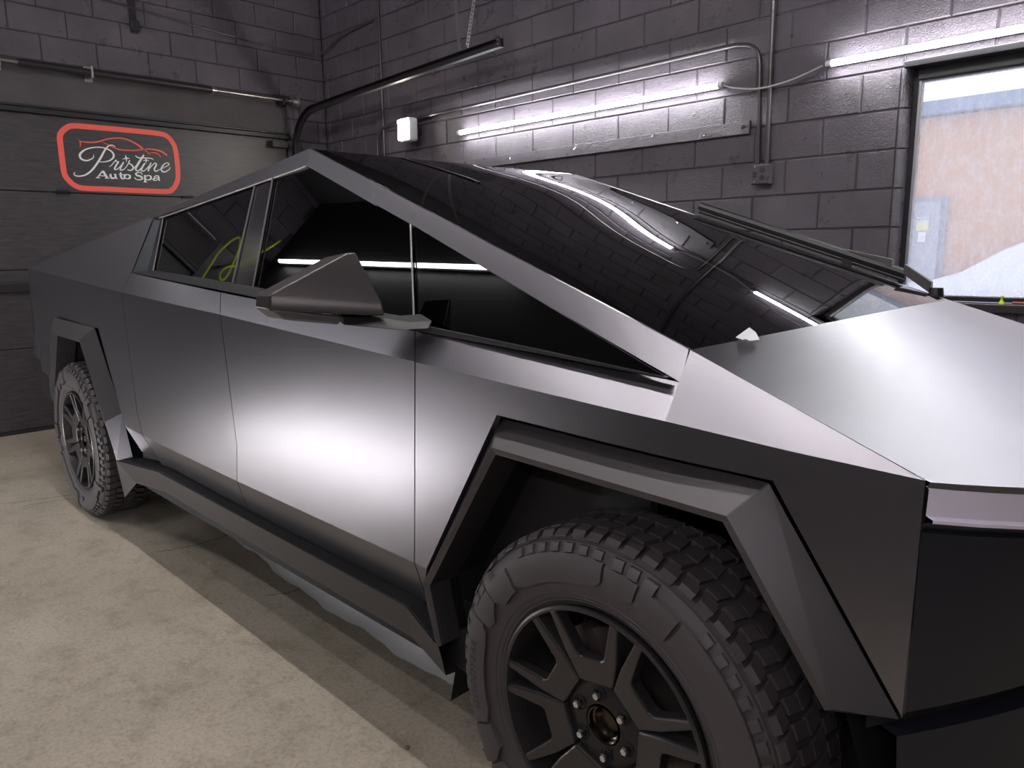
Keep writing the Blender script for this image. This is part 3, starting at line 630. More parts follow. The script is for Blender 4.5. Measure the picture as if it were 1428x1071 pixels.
def strip(mb, pts, s, th=0.004):
    q = [Vector(sgn(p, s)) for p in pts]
    nrm = (q[1] - q[0]).cross(q[2] - q[0]).normalized()
    if nrm.y * s < 0: nrm = -nrm
    nn_ = len(q); mb.add(q + [p - nrm * th for p in q], [tuple(range(nn_))] + [(i, (i + 1) % nn_, nn_ + (i + 1) % nn_, nn_ + i) for i in range(nn_)])
def ribbon(mb, A, B, s, th=0.004, n=1):
    """strip between two polylines of equal length"""
    k = len(A); V = [sgn(p, s) for p in A] + [sgn(p, s) for p in B]
    mb.add(V, [(i, i + 1, k + i + 1, k + i) for i in range(k - 1)])
g_ = 0.0022
def XZ(p): return (p[0], p[2])
for s in (-1, 1):
    # ---------------- front fender
    m = MB()
    out = crease_pts(CF_[0] + g_, 0.568) + [(0.566, 0.702), XZ((0.564, -0.95, 0.707)), XZ((0.349, -0.975, 1.051)), XZ((-0.294, -0.978, 1.071)), XZ((-0.596, -0.978, 0.569)), XZ((-0.587, -0.96, 0.488)), (FGB[0] + g_, 0.50)]
    mapped(out, [-0.3, 0.0, 0.14, 0.37], [ZL], side(s), 0.02, m)
    A = [(x, yc(x), z) for x, z in crease_pts(CF_[0] + g_, 0.14)]; Aend = (0.14, yc(0.14), zc(0.14))
    tA = (G_sf[0] + g_, G_sf[1], G_sf[2])
    up0 = [(CF_[0] + g_, yc(-.6), zc(CF_[0])), (CR1[0], CR1[1], CR1[2]), G_tip, tA]
    N = 10
    lowl = [(x, yc(x), zc(x)) for x in [CF_[0] + g_ + (CR1[0] - CF_[0] - g_) * i / N for i in range(N + 1)]]
    upl = [lerp(tA, G_tip, i / N) for i in range(N + 1)]
    ribbon(m, lowl, upl, s)
    WBf = lerp(WB, G_tip, 0.0)
    lowl = [(x, yc(x), zc(x)) for x in [CR1[0] + (0.568 - CR1[0]) * i / N for i in range(N + 1)]]
    # from tip up to the windscreen base then along the hood edge
    e1 = G_tip; e2 = (WB[0] + 0.004, WB[1], WB[2] - 0.001)
    V = [sgn(e1, s), sgn(e2, s)] + [sgn(p, s) for p in lowl]
    hoodl = [lerp(e2, (COR[0], COR[1] , COR[2]), i / N) for i in range(N + 1)]
    m.add([sgn(e1, s), sgn(lowl[0], s), sgn(e2, s)], [(0, 1, 2)])
    ribbon(m, lowl, hoodl, s)
    # return wall along hood gap, door gap
    ribbon(m, hoodl, [(p[0], p[1] + 0.004, p[2] - 0.03) for p in hoodl], s)
    ribbon(m, [tA, lowl[0]] and [(CF_[0] + g_, yc(-.6), zc(CF_[0])), tA], [(CF_[0] + g_, yc(-.6) + 0.02, zc(CF_[0])), (tA[0], tA[1] + 0.02, tA[2])], s)
    m.build('front_fender', M_wrap, truck, True, angle=17, merge=0.0012)
    # ---------------- front door
    m = MB()
    out = crease_pts(GB0[0] + g_, CF_[0] - g_) + [(FGB[0] - g_, 0.49), (DB[2][0], DB[2][2]), (DB[1][0], DB[1][2]), (GB3[0] + g_, GB3[2]), (GB2[0] + g_, GB2[2]), (GB1[0] + g_, GB1[2])]
    out = [o for o in out if o[0] != DB[1][0]]
    mapped(out, [-1.2], [ZL], side(s), 0.02, m)
    xs = [GB0[0] + g_ + (CF_[0] - g_ - GB0[0] - g_) * i / N for i in range(N + 1)]
    lowl = [(x, yc(x), zc(x)) for x in xs]; upl = [lerp((G_sb[0] + g_, G_sb[1], G_sb[2]), (G_sf[0] - g_, G_sf[1], G_sf[2]), i / N) for i in range(N + 1)]
    ribbon(m, lowl, upl, s)
    for P_ in ([lowl[0], upl[0]], [lowl[-1], upl[-1]]): ribbon(m, P_, [(p[0], p[1] + 0.02, p[2]) for p in P_], s)
    m.build('front_door', M_wrap, truck)
    # ---------------- rear door
    m = MB(); RG = -2.76
    out = crease_pts(RG + g_, GB0[0] - g_) + [(GB1[0] - g_, GB1[2]), (GB2[0] - g_, GB2[2]), (GB3[0] - g_, GB3[2]), (DB[0][0], DB[0][2]), (-2.62, 0.56), (-2.70, 0.72)]
    mapped(out, [-2.2], [ZL], side(s), 0.02, m)
    xs = [RG + g_ + (GB0[0] - g_ - RG - g_) * i / N for i in range(N + 1)]
    lowl = [(x, yc(x), zc(x)) for x in xs]; upl = [lerp((G_sr[0] + g_, G_sr[1], G_sr[2]), (G_sb[0] - g_, G_sb[1], G_sb[2]), i / N) for i in range(N + 1)]
    ribbon(m, lowl, upl, s)
    m.build('rear_door', M_wrap, truck)
    # ---------------- bed side and sail
    m = MB()
    out = crease_pts(TAIL[0], RG - g_) + [(-2.705, 0.72), (-2.625, 0.56), (-2.60, 0.50), (-2.84, 0.50), XZ((-3.213, -0.965, 1.077)), XZ((-4.018, -0.945, 1.078)), XZ((-4.4, -0.93, 0.628)), (-4.15, 0.66), (-4.66, 0.70), (-4.72, 0.85)]
    mapped(out, [-3.3, -3.9, -4.3], [ZL], side(s), 0.02, m)
    xs = [TAIL[0] + (RG - g_ - TAIL[0]) * i / N for i in range(N + 1)]
    lowl = [(x, yc(x), zc(x)) for x in xs]; upl = [lerp(TAIL, G_sr, i / N) for i in range(N + 1)]
    top = [lerp(TAIL, TOPMID, i / N) for i in range(N + 1)]
    mid = [lerp(TAIL, G_wr, i / N) for i in range(N + 1)]
    ribbon(m, lowl, upl, s); ribbon(m, upl, mid, s); ribbon(m, mid, top, s)
    m.build('bed_side', M_wrap, truck, True, angle=14, merge=0.0012)
    # ---------------- roof rail: over the rear window, then down the windscreen
    m = MB(); N2 = 16
    a = [lerp(TOPMID, PEAK, i / N2) for i in range(N2 + 1)]; b_ = [lerp(G_wr, G_wp, i / N2) for i in range(N2 + 1)]
    ribbon(m, a, b_, s); inn = [(p[0], p[1] + 0.012, p[2] - 0.012) for p in b_]; ribbon(m, b_, inn, s)
    a2 = [lerp(PEAK, WB, i / N2) for i in range(N2 + 1)]; b2 = [lerp(G_wp, G_tip, i / N2) for i in range(N2 + 1)]
    ribbon(m, a2, b2, s); inn = [(p[0], p[1] + 0.012, p[2] - 0.006) for p in b2]; ribbon(m, b2, inn, s)
    inn = [(p[0], p[1] + 0.030, p[2] - 0.004) for p in a2]; ribbon(m, a2, inn, s)
    inn = [(p[0], p[1] + 0.030, p[2] - 0.002) for p in a]; ribbon(m, a, inn, s)
    m.build('roof_rail', M_wrap, truck)
    # ---------------- side glass and trims, set in 6 mm
    def gl_(name, pts, m_, d=0.0):
        mm = MB(); q = [(p[0], p[1] + d * 0.9, p[2] - d * 0.4) for p in pts]
        q = [sgn(p, s) for p in q]; nn_ = len(q); w_ = [(p[0], p[1] + (0.004 if s < 0 else -0.004), p[2]) for p in q]
        mm.add(q + w_, [tuple(range(nn_)), tuple(range(nn_, 2 * nn_))[::-1]] + [(i, (i + 1) % nn_, nn_ + (i + 1) % nn_, nn_ + i) for i in range(nn_)])
        return mm.build(name, m_, truck)
    gl_('rear_side_window', [(-2.5745, -0.8189, 1.5963), (-1.8026, -0.7617, 1.6914), (-1.7293, -0.9143, 1.3253), (-2.4901, -0.9134, 1.3676)], M_glass, 0.006)
    gl_('front_side_window', [(-1.6794, -0.7529, 1.7059), (-1.4692, -0.7375, 1.7313), (-0.8019, -0.8152, 1.5116), (-0.6702, -0.9147, 1.2685), (-0.6584, -0.9302, 1.2311), (-1.5708, -0.9129, 1.3202)], M_glass, 0.006)
    gl_('quarter_window', [(-0.793, -0.816, 1.5093), (0.1163, -0.9284, 1.1947), (-0.3267, -0.9289, 1.2168), (-0.6413, -0.9294, 1.2321), (-0.663, -0.9144, 1.2689)], M_glass, 0.006)
    gl_('pillar_trim', [(-1.8026, -0.7617, 1.6914), (-1.6794, -0.7529, 1.7059), (-1.5708, -0.9129, 1.3202), (-1.7293, -0.9143, 1.3253)], M_gloss, 0.004)
    gl_('rear_window_applique', [(-2.6854, -0.8202, 1.599), (-2.6001, -0.8237, 1.5863), (-2.5575, -0.9139, 1.37), (-2.7357, -0.9238, 1.3558)], M_flareg := mat('applique_grey', (0.055, 0.06, 0.07), 0.35, 0.4) if s < 0 else M_flareg, 0.003)
    gl_('rear_window_trim', [(-2.6001, -0.8237, 1.5863), (-2.5731, -0.8196, 1.5947), (-2.4901, -0.9134, 1.3676), (-2.5575, -0.9139, 1.37)], M_gloss, 0.002)
    def bar(name, p0, p1, r_, m_):
        mm = MB(); mm.tube([sgn(p0, s), sgn(p1, s)], r_, 6); return mm.build(name, m_, truck, True)
    bar('window_divider', (-0.795, -0.8182, 1.5094), (-0.6586, -0.9232, 1.2529), 0.003, M_steelp)
    bar('window_divider', (-1.6721, -0.7568, 1.7038), (-1.5647, -0.9159, 1.3205), 0.0035, M_steelp)
    bar('window_divider', (-1.7995, -0.7634, 1.6898), (-1.728, -0.9148, 1.3266), 0.003, M_steelp)
    bar('window_divider', (-2.5649, -0.8213, 1.5928), (-2.4834, -0.9143, 1.3676), 0.003, M_steelp)
    bar('window_seal', (-2.6083, -0.822, 1.596), (-1.4633, -0.7411, 1.7275), 0.0035, M_steelp)
    # belt trim under the glass
    m = MB(); A_ = [(-2.6952, -0.9244, 1.3626), (-2.4814, -0.9162, 1.3708), (-1.5642, -0.916, 1.323), (-0.6501, -0.9264, 1.25), (-0.1927, -0.9295, 1.2185), (0.1158, -0.9325, 1.1952)]
    B_ = [(-2.6941, -0.9255, 1.3547), (-2.464, -0.925, 1.3439), (-1.5463, -0.9274, 1.2898), (-0.6453, -0.9309, 1.2339), (-0.1918, -0.9306, 1.2109), (0.1151, -0.9313, 1.1929)]
    ribbon(m, A_, B_, s); ribbon(m, A_, [(p[0], p[1] + 0.02, p[2]) for p in A_], s)
    m.build('belt_trim', M_trim, truck)
    # ---------------- wheel-arch flares
    def flare(L, I, Bd, name, yL=-1.0, yB=-0.94):
        m = MB(); k = len(L)
        Lp = [(x, yL, z) for x, z in L]; Ip = [(x, yL + 0.004, z) for x, z in I]; Bp = [(x, YS(x, z) + 0.002 if yB is None else yB, z) for x, z in Bd]
        In = [(x, -0.90, z) for x, z in I]
        ribbon(m, Bp, Lp, s); ribbon(m, Lp, Ip, s); ribbon(m, Ip, In, s)
        m.add([sgn(p, s) for p in (Bp[0], Lp[0], Ip[0], In[0])], [(0, 1, 2, 3)]); m.add([sgn(p, s) for p in (Bp[-1], Lp[-1], Ip[-1], In[-1])], [(0, 1, 2, 3)])
        return m.build(name, M_flare, truck, bevel=0.0025)
    xz = lambda pts: [(p[0], p[2]) for p in pts]
    L = xz([(-0.512, -1, 0.424), (-0.557, -1, 0.586), (-0.294, -1, 0.999), (0.288, -1, 0.984), (0.483, -1, 0.711)])
    I = xz([(-0.499, -1, 0.432), (-0.539, -1, 0.584), (-0.284, -1, 0.984), (0.279, -1, 0.97), (0.47, -1, 0.701)])
    Bd = xz([(-0.596, -0.94, 0.367), (-0.644, -0.94, 0.541), (-0.329, -0.94, 1.055), (0.332, -0.94, 1.038), (0.564, -0.94, 0.702)])
    flare(L, I, Bd, 'wheel_arch_flare')
    # liner of the front arch
    def liner(pts, name, cx):
        m = MB(); A = [(x, -0.93, z) for x, z in pts]; Bq = [(x, -0.52, z) for x, z in pts]
        ribbon(m, A, Bq, s); m.add([sgn(p, s) for p in Bq], [tuple(range(len(Bq)))]); return m.build(name, M_inner, truck)
    liner([(I[0][0] - 0.05, 0.22)] + [(x, z) for x, z in I[:2]] + [(I[2][0], I[2][1] + 0.02), (I[3][0], I[3][1] + 0.02), I[4], (0.62, 0.25)], 'wheel_liner', 0)
    L = xz([(-4.009, -1, 0.609), (-4.057, -1, 0.688), (-3.889, -1, 1.025), (-3.366, -1, 1.011), (-2.968, -1, 0.447)])
    I = xz([(-3.954, -1, 0.599), (-3.969, -1, 0.699), (-3.776, -1, 1.004), (-3.353, -1, 0.997), (-3.014, -1, 0.435)])
    Bd = xz([(-4.279, -0.94, 0.554), (-4.334, -0.94, 0.647), (-4.043, -0.94, 1.085), (-3.297, -0.94, 1.075), (-2.918, -0.94, 0.437)])
    kk = 1.045; Bd[4] = (Bd[3][0] + (L[4][0] - L[3][0]) * kk, Bd[3][1] + (L[4][1] - L[3][1]) * kk)
    tS = 0.69; Ls, Is, Bs = lerp(L[3], L[4], tS), lerp(I[3], I[4], tS), lerp(Bd[3], Bd[4], tS)
    flare(L[:4] + [Ls], I[:4] + [Is], Bd[:4] + [Bs], 'wheel_arch_flare')
    m = MB(); q = [(Bs[0], -0.94, Bs[1]), (Ls[0], -1.0, Ls[1]), (-3.026, -0.985, 0.433), (-2.967, -0.925, 0.424)]
    q += [(q[2][0] - 0.02, q[2][1] + 0.01, q[2][2]), (Is[0] - 0.01, -0.99, Is[1])]
    m.add([sgn(p, s) for p in q], [(0, 1, 2), (0, 2, 3), (1, 5, 4, 2)]); m.build('flare_lower_panel', M_wrap, truck)
    liner([(I[0][0] - 0.1, 0.35)] + I[:2] + [(I[2][0], I[2][1] + 0.02), (I[3][0], I[3][1] + 0.02), I[4], (I[4][0] + 0.05, 0.3)], 'wheel_liner', -3.635)
    # ---------------- rocker panel with its faceted ends
    m = MB()
    T = [(-3.038, -0.985, 0.429), (-2.459, -0.985, 0.488), (-0.663, -0.985, 0.48), (-0.524, -0.985, 0.412)]
    Bq = [(-2.815, -0.97, 0.356), (-2.443, -0.97, 0.397), (-0.658, -0.97, 0.383), (-0.517, -0.97, 0.328)]
    ribbon(m, T, Bq, s)
    ribbon(m, Bq, [(p[0], -0.80, p[2] - 0.02) for p in Bq], s)
    m.build('rocker_panel', M_rocker, truck, bevel=0.002)
    m = MB(); ribbon(m, [(p[0], p[1] + 0.004, p[2] - 0.002) for p in T], [(p[0], -0.90, p[2] + 0.006) for p in T], s); m.build('rocker_ledge', M_inner, truck)
    m = MB(); e = (-3.083, -0.95, 0.217)
    m.add([sgn(p, s) for p in (T[0], Bq[0], e, (T[0][0] - 0.01, -0.92, T[0][2]))], [(0, 1, 2), (0, 2, 3)]); m.build('rocker_end', M_wrap, truck)
    m = MB(); m.box((-0.62, min(s * 0.80, s * 0.93), 0.33), (-0.40, max(s * 0.80, s * 0.93), 0.45)); m.build('mud_guard', M_inner, truck, bevel=0.01)
    # black ledge between door bottoms and rocker
    m = MB(); ribbon(m, [(-2.9, -0.90, 0.52), (-0.45, -0.90, 0.52)], [(-2.9, -0.90, 0.30), (-0.45, -0.90, 0.30)], s); m.build('sill_seal', M_inner, truck)
    # ---------------- mirror
    mr = empty('wing_mirror', (0, 0, 0), 0, truck)
    Lh, Lb, Ap, Rt, Rb = (-0.835, -1.232, 1.335), (-0.835, -1.236, 1.306), (-0.745, -1.044, 1.439), (-0.668, -1.010, 1.282), (-0.668, -1.008, 1.272)
    q = [(-0.835, -1.229, 1.335), (-0.765, -1.044, 1.435), (-0.755, -1.027, 1.437), (-0.675, -1.007, 1.311), (-0.675, -1, 1.274), (-0.835, -1.234, 1.295)]
    V = [Vector(sgn(p, s)) for p in q]; cen = sum(V, Vector()) / 6
    Bk = [p + (cen - p) * 0.10 + Vector((-0.11, 0, -0.004)) for p in V]
    m = MB(); m.add(V + Bk, [(0, 1, 2, 3), (0, 3, 4, 5)] + [(i, (i + 1) % 6, 6 + (i + 1) % 6, 6 + i) for i in range(6)] + [tuple(range(6, 12))[::-1]])
    m.build('housing', M_mirror, mr, bevel=0.006, seg=3, wn=True)
    m = MB()
    a_, b2_, c2_, d2_ = (-0.833, -1.233, 1.302), (-0.82, -1.202, 1.272), (-0.76, -1.084, 1.254), (-0.755, -1.078, 1.276)
    fr4 = [a_, d2_, c2_, b2_]; V = [Vector(sgn(p, s)) for p in fr4]; Bk = [p + Vector((-0.09, 0, 0.002)) for p in V]
    m.hexa(V, Bk); m.build('lower_cap', M_wrap, mr, bevel=0.005, seg=3, wn=True)
    m = MB()
    q = [(-0.755, -1.073, 1.275), (-0.69, -0.992, 1.269), (-0.62, -0.965, 1.26), (-0.56, -0.942, 1.266), (-0.56, -0.954, 1.245), (-0.62, -0.993, 1.241), (-0.755, -1.075, 1.253)]
    V = [Vector(sgn(p, s)) for p in q]; Bk = [p + Vector((-0.07, 0.02 if s < 0 else -0.02, 0.012)) for p in V]; k = len(V)
    m.add(V + Bk, [tuple(range(k)), tuple(range(k, 2 * k))[::-1]] + [(i, (i + 1) % k, k + (i + 1) % k, k + i) for i in range(k)])
    m.build('arm', M_plastic, mr, bevel=0.003, wn=True)

# ---------------- windscreen
def edge(x): t_ = (x - PEAK[0]) / (WB[0] - PEAK[0]); return lerp(PEAK, WB, t_)
m = MB(); NU, NV = 40, 48; V = []
for j in range(NV + 1):
    t_ = j / NV
    for i in range(NU + 1):
        u = -1 + 2 * i / NU
        tm = (WB[0] + 0.012 + 0.100 * (1 - abs(u) ** 2.3) - PEAK[0]) / (WB[0] - PEAK[0]); t_ = j / NV * tm
        e = lerp(PEAK, WB, t_); hw = -e[1] - 0.012
        s1, s2, s3 = (math.sin(k * math.pi * t_) for k in (1, 2, 3))
        b1 = 0.0104 * s1 + 0.0054 * s2 + 0.0025 * s3 + 0.0523 * t_; b2 = 0.008 * s1 - 0.0026 * s2 + 0.0165 * t_
        V.append((e[0], u * hw, e[2] + b1 * (1 - u * u) + b2 * (u * u - u ** 4) - 0.001))
m.add(V, [(j * (NU + 1) + i, j * (NU + 1) + i + 1, (j + 1) * (NU + 1) + i + 1, (j + 1) * (NU + 1) + i) for j in range(NV) for i in range(NU)])
m.build('windscreen', M_glass, truck, True)
# ---------------- roof glass and bed cover behind the ridge
m = MB(); A = [lerp(PEAK, TOPMID, i / 6) for i in range(7)]
V = []; 
for p in A:
    for i in range(9): V.append((p[0], (-p[1] - 0.02) * (-1 + 2 * i / 8), p[2] - 0.004))
m.add(V, [(j * 9 + i, j * 9 + i + 1, (j + 1) * 9 + i + 1, (j + 1) * 9 + i) for j in range(6) for i in range(8)]); m.build('roof_glass', M_glass, truck)
m = MB(); a, b_ = TOPMID, TAIL
for k in range(24):
    p, q = lerp(a, b_, k / 24), lerp(a, b_, (k + 0.92) / 24)
    m.hexa([(p[0], p[1] + 0.03, p[2] - 0.03), (q[0], q[1] + 0.03, q[2] - 0.03), (q[0], -q[1] - 0.03, q[2] - 0.03), (p[0], -p[1] - 0.03, p[2] - 0.03)],
           [(p[0], p[1] + 0.03, p[2] - 0.012), (q[0], q[1] + 0.03, q[2] - 0.012), (q[0], -q[1] - 0.03, q[2] - 0.012), (p[0], -p[1] - 0.03, p[2] - 0.012)])
m.build('bed_cover', M_plastic, truck)
# ---------------- hood
def xf(y): return 0.572 + 0.29 * (1 - (abs(y) / 0.93) ** 2)
m = MB(); NU, NV = 36, 16; V = []
for j in range(NV + 1):
    t_ = j / NV
    for i in range(NU + 1):
        u = -1 + 2 * i / NU
        yb_, yf_ = u * 0.857, u * 0.927
        xb = WB[0] + 0.002 + 0.100 * (1 - abs(u) ** 2.3); x = xb + (xf(yf_) - xb) * t_; y = yb_ + (yf_ - yb_) * t_
        crown = (1 - abs(u) ** 2.2) * (0.062 * (1 - t_) ** 1.5 + 0.010 * t_)
        z = COR[2] - 0.3354 * (x - COR[0]) + crown
        V.append((x, y, z))
m.add(V, [(j * (NU + 1) + i, j * (NU + 1) + i + 1, (j + 1) * (NU + 1) + i + 1, (j + 1) * (NU + 1) + i) for j in range(NV) for i in range(NU)])
r0 = V[:NU + 1]; rN = V[-(NU + 1):]
m.add(rN + [(p[0] - 0.004, p[1], p[2] - 0.012) for p in rN], [(i, i + 1, NU + 2 + i, NU + 1 + i) for i in range(NU)])
m.add(r0 + [(p[0], p[1], p[2] - 0.02) for p in r0], [(i, i + 1, NU + 2 + i, NU + 1 + i) for i in range(NU)])
m.build('hood', M_wrap, truck, True)
# ---------------- nose: light bar, bumper skin, lower bumper
def arc(dx, z, n=24, w_=0.926, dz=True):
    out = []
    for i in range(n + 1):
        y = w_ * (-1 + 2 * i / n); x = xf(y / w_ * 0.93) + dx
        out.append((x, y, z - (0.3354 * (xf(y / w_ * 0.93) - 0.572) if dz else 0)))
    return out
def band(name, rows, m_, **k):
    m = MB(); n = len(rows[0]); V = [p for r in rows for p in r]
    m.add(V, [(j * n + i, j * n + i + 1, (j + 1) * n + i + 1, (j + 1) * n + i) for j in range(len(rows) - 1) for i in range(n - 1)]); return m.build(name, m_, truck, True, angle=20, **k)
band('light_bar', [arc(-0.004, 1.082), arc(0.001, 1.078), arc(0.0, 1.036), arc(0.010, 1.031), arc(0.010, 1.026)], M_lightbar)
band('bumper_skin', [arc(-0.001, 1.025), arc(-0.012, 1.012), arc(-0.004, 1.008), arc(-0.004, 0.86, dz=True), arc(-0.012, 0.703, dz=False)], M_bumper)
band('bumper_gap', [arc(-0.012, 0.703, dz=False), arc(-0.06, 0.70, dz=False), arc(-0.06, 0.655, dz=False)], M_inner)
band('lower_bumper', [arc(-0.07, 0.66, dz=False, w_=0.90), arc(-0.02, 0.645, dz=False, w_=0.90), arc(-0.01, 0.50, dz=False, w_=0.90), arc(-0.10, 0.33, dz=False, w_=0.84), arc(-0.3, 0.30, dz=False, w_=0.8)], M_bumper)
# ---------------- tailgate, rear bumper, belly
m = MB(); m.prism([(-4.75, -0.885, 1.36), (-4.80, -0.90, 0.80), (-4.66, -0.91, 0.78), (-4.66, -0.86, 1.34)], (0, 1.78, 0)); m.build('tailgate', M_wrap, truck, bevel=0.004)
m = MB(); m.prism([(-4.83, -0.88, 0.79), (-4.83, -0.88, 0.55), (-4.60, -0.88, 0.50), (-4.60, -0.88, 0.79)], (0, 1.76, 0)); m.build('rear_bumper', M_plastic, truck, bevel=0.01)
m = MB(); m.box((-3.05, -0.84, 0.30), (-0.60, 0.84, 0.50)); m.box((-4.55, -0.5, 0.35), (0.62, 0.5, 0.62)); m.build('underbody', M_inner, truck, bevel=0.01)
# ---------------- cabin: dash and seats
m = MB(); m.box((-0.75, -0.80, 0.55), (0.02, 0.80, 1.15)); m.build('dashboard', M_plastic, truck, bevel=0.02)
for y in (-0.40, 0.40):
    m = MB(); m.box((-1.65, y - 0.25, 0.55), (-1.15, y + 0.25, 0.80)); m.prism([(-1.60, y - 0.24, 0.8), (-1.78, y - 0.22, 1.38), (-1.88, y - 0.22, 1.38), (-1.74, y - 0.24, 0.8)], (0, 0.46, 0)); m.prism([(-1.77, y - 0.13, 1.40), (-1.82, y - 0.12, 1.58), (-1.90, y - 0.12, 1.58), (-1.87, y - 0.13, 1.40)], (0, 0.25, 0))
    m.build('seat', M_plastic, truck, bevel=0.03)
m = MB(); m.box((-2.55, -0.68, 0.55), (-2.1, 0.68, 0.85)); m.prism([(-2.45, -0.68, 0.85), (-2.62, -0.66, 1.42), (-2.72, -0.66, 1.42), (-2.6, -0.68, 0.85)], (0, 1.34, 0)); m.build('rear_bench', M_plastic, truck, bevel=0.03)
# ---------------- wiper on the far side
wp = empty('wiper', (0, 0, 0), 0, truck)
B0, B1 = (-0.855, 0.8, 1.587), (-0.029, 0.86, 1.305)
m = MB()
for k_, (r_, dz_) in enumerate([(0.017, 0.026), (0.008, 0.004)]):
    m.tube([(B0[0], B0[1], B0[2] + dz_), (B1[0], B1[1], B1[2] + dz_)], r_, 8)
m.build('blade', M_plastic, wp, True)
A0, A1, A2, A3, A4 = (-0.516, 0.84, 1.499), (-0.243, 0.85, 1.41), (-0.075, 0.86, 1.367), (-0.032, 0.86, 1.349), (0.073, 0.88, 1.272)
m = MB()
def beam(mb, p, q, w0, w1, h0, h1):
    p, q = Vector(p), Vector(q)
    def sec(c, w_, h_): return [c + Vector((0, -w_, -h_)), c + Vector((0, w_, -h_)), c + Vector((0, w_ * .6, h_)), c + Vector((0, -w_ * .6, h_))]
    mb.hexa(sec(p, w0, h0), sec(q, w1, h1))
beam(m, A0, A1, 0.010, 0.014, 0.007, 0.011); beam(m, A1, A2, 0.014, 0.019, 0.012, 0.017); m.build('arm', M_mirror, wp, bevel=0.002)
m = MB(); beam(m, A3, lerp(A3, A4, 0.85), 0.019, 0.022, 0.018, 0.020); m.build('arm_head', M_mirror, wp, bevel=0.003)
m = MB(); m.lathe([(0, 0.03), (0.022, 0.03), (0.026, 0.0), (0.026, -0.03)], 16, 'z', c=(A4[0], A4[1], A4[2] - 0.02)); m.build('pivot', M_plastic, wp, True)
m = MB(); c_ = (-0.235, 0.85, 1.367); m.box((c_[0] - 0.02, c_[1] - 0.014, c_[2] - 0.02), (c_[0] + 0.02, c_[1] + 0.014, c_[2] + 0.03)); m.build('blade_clip', M_plastic, wp, bevel=0.004)

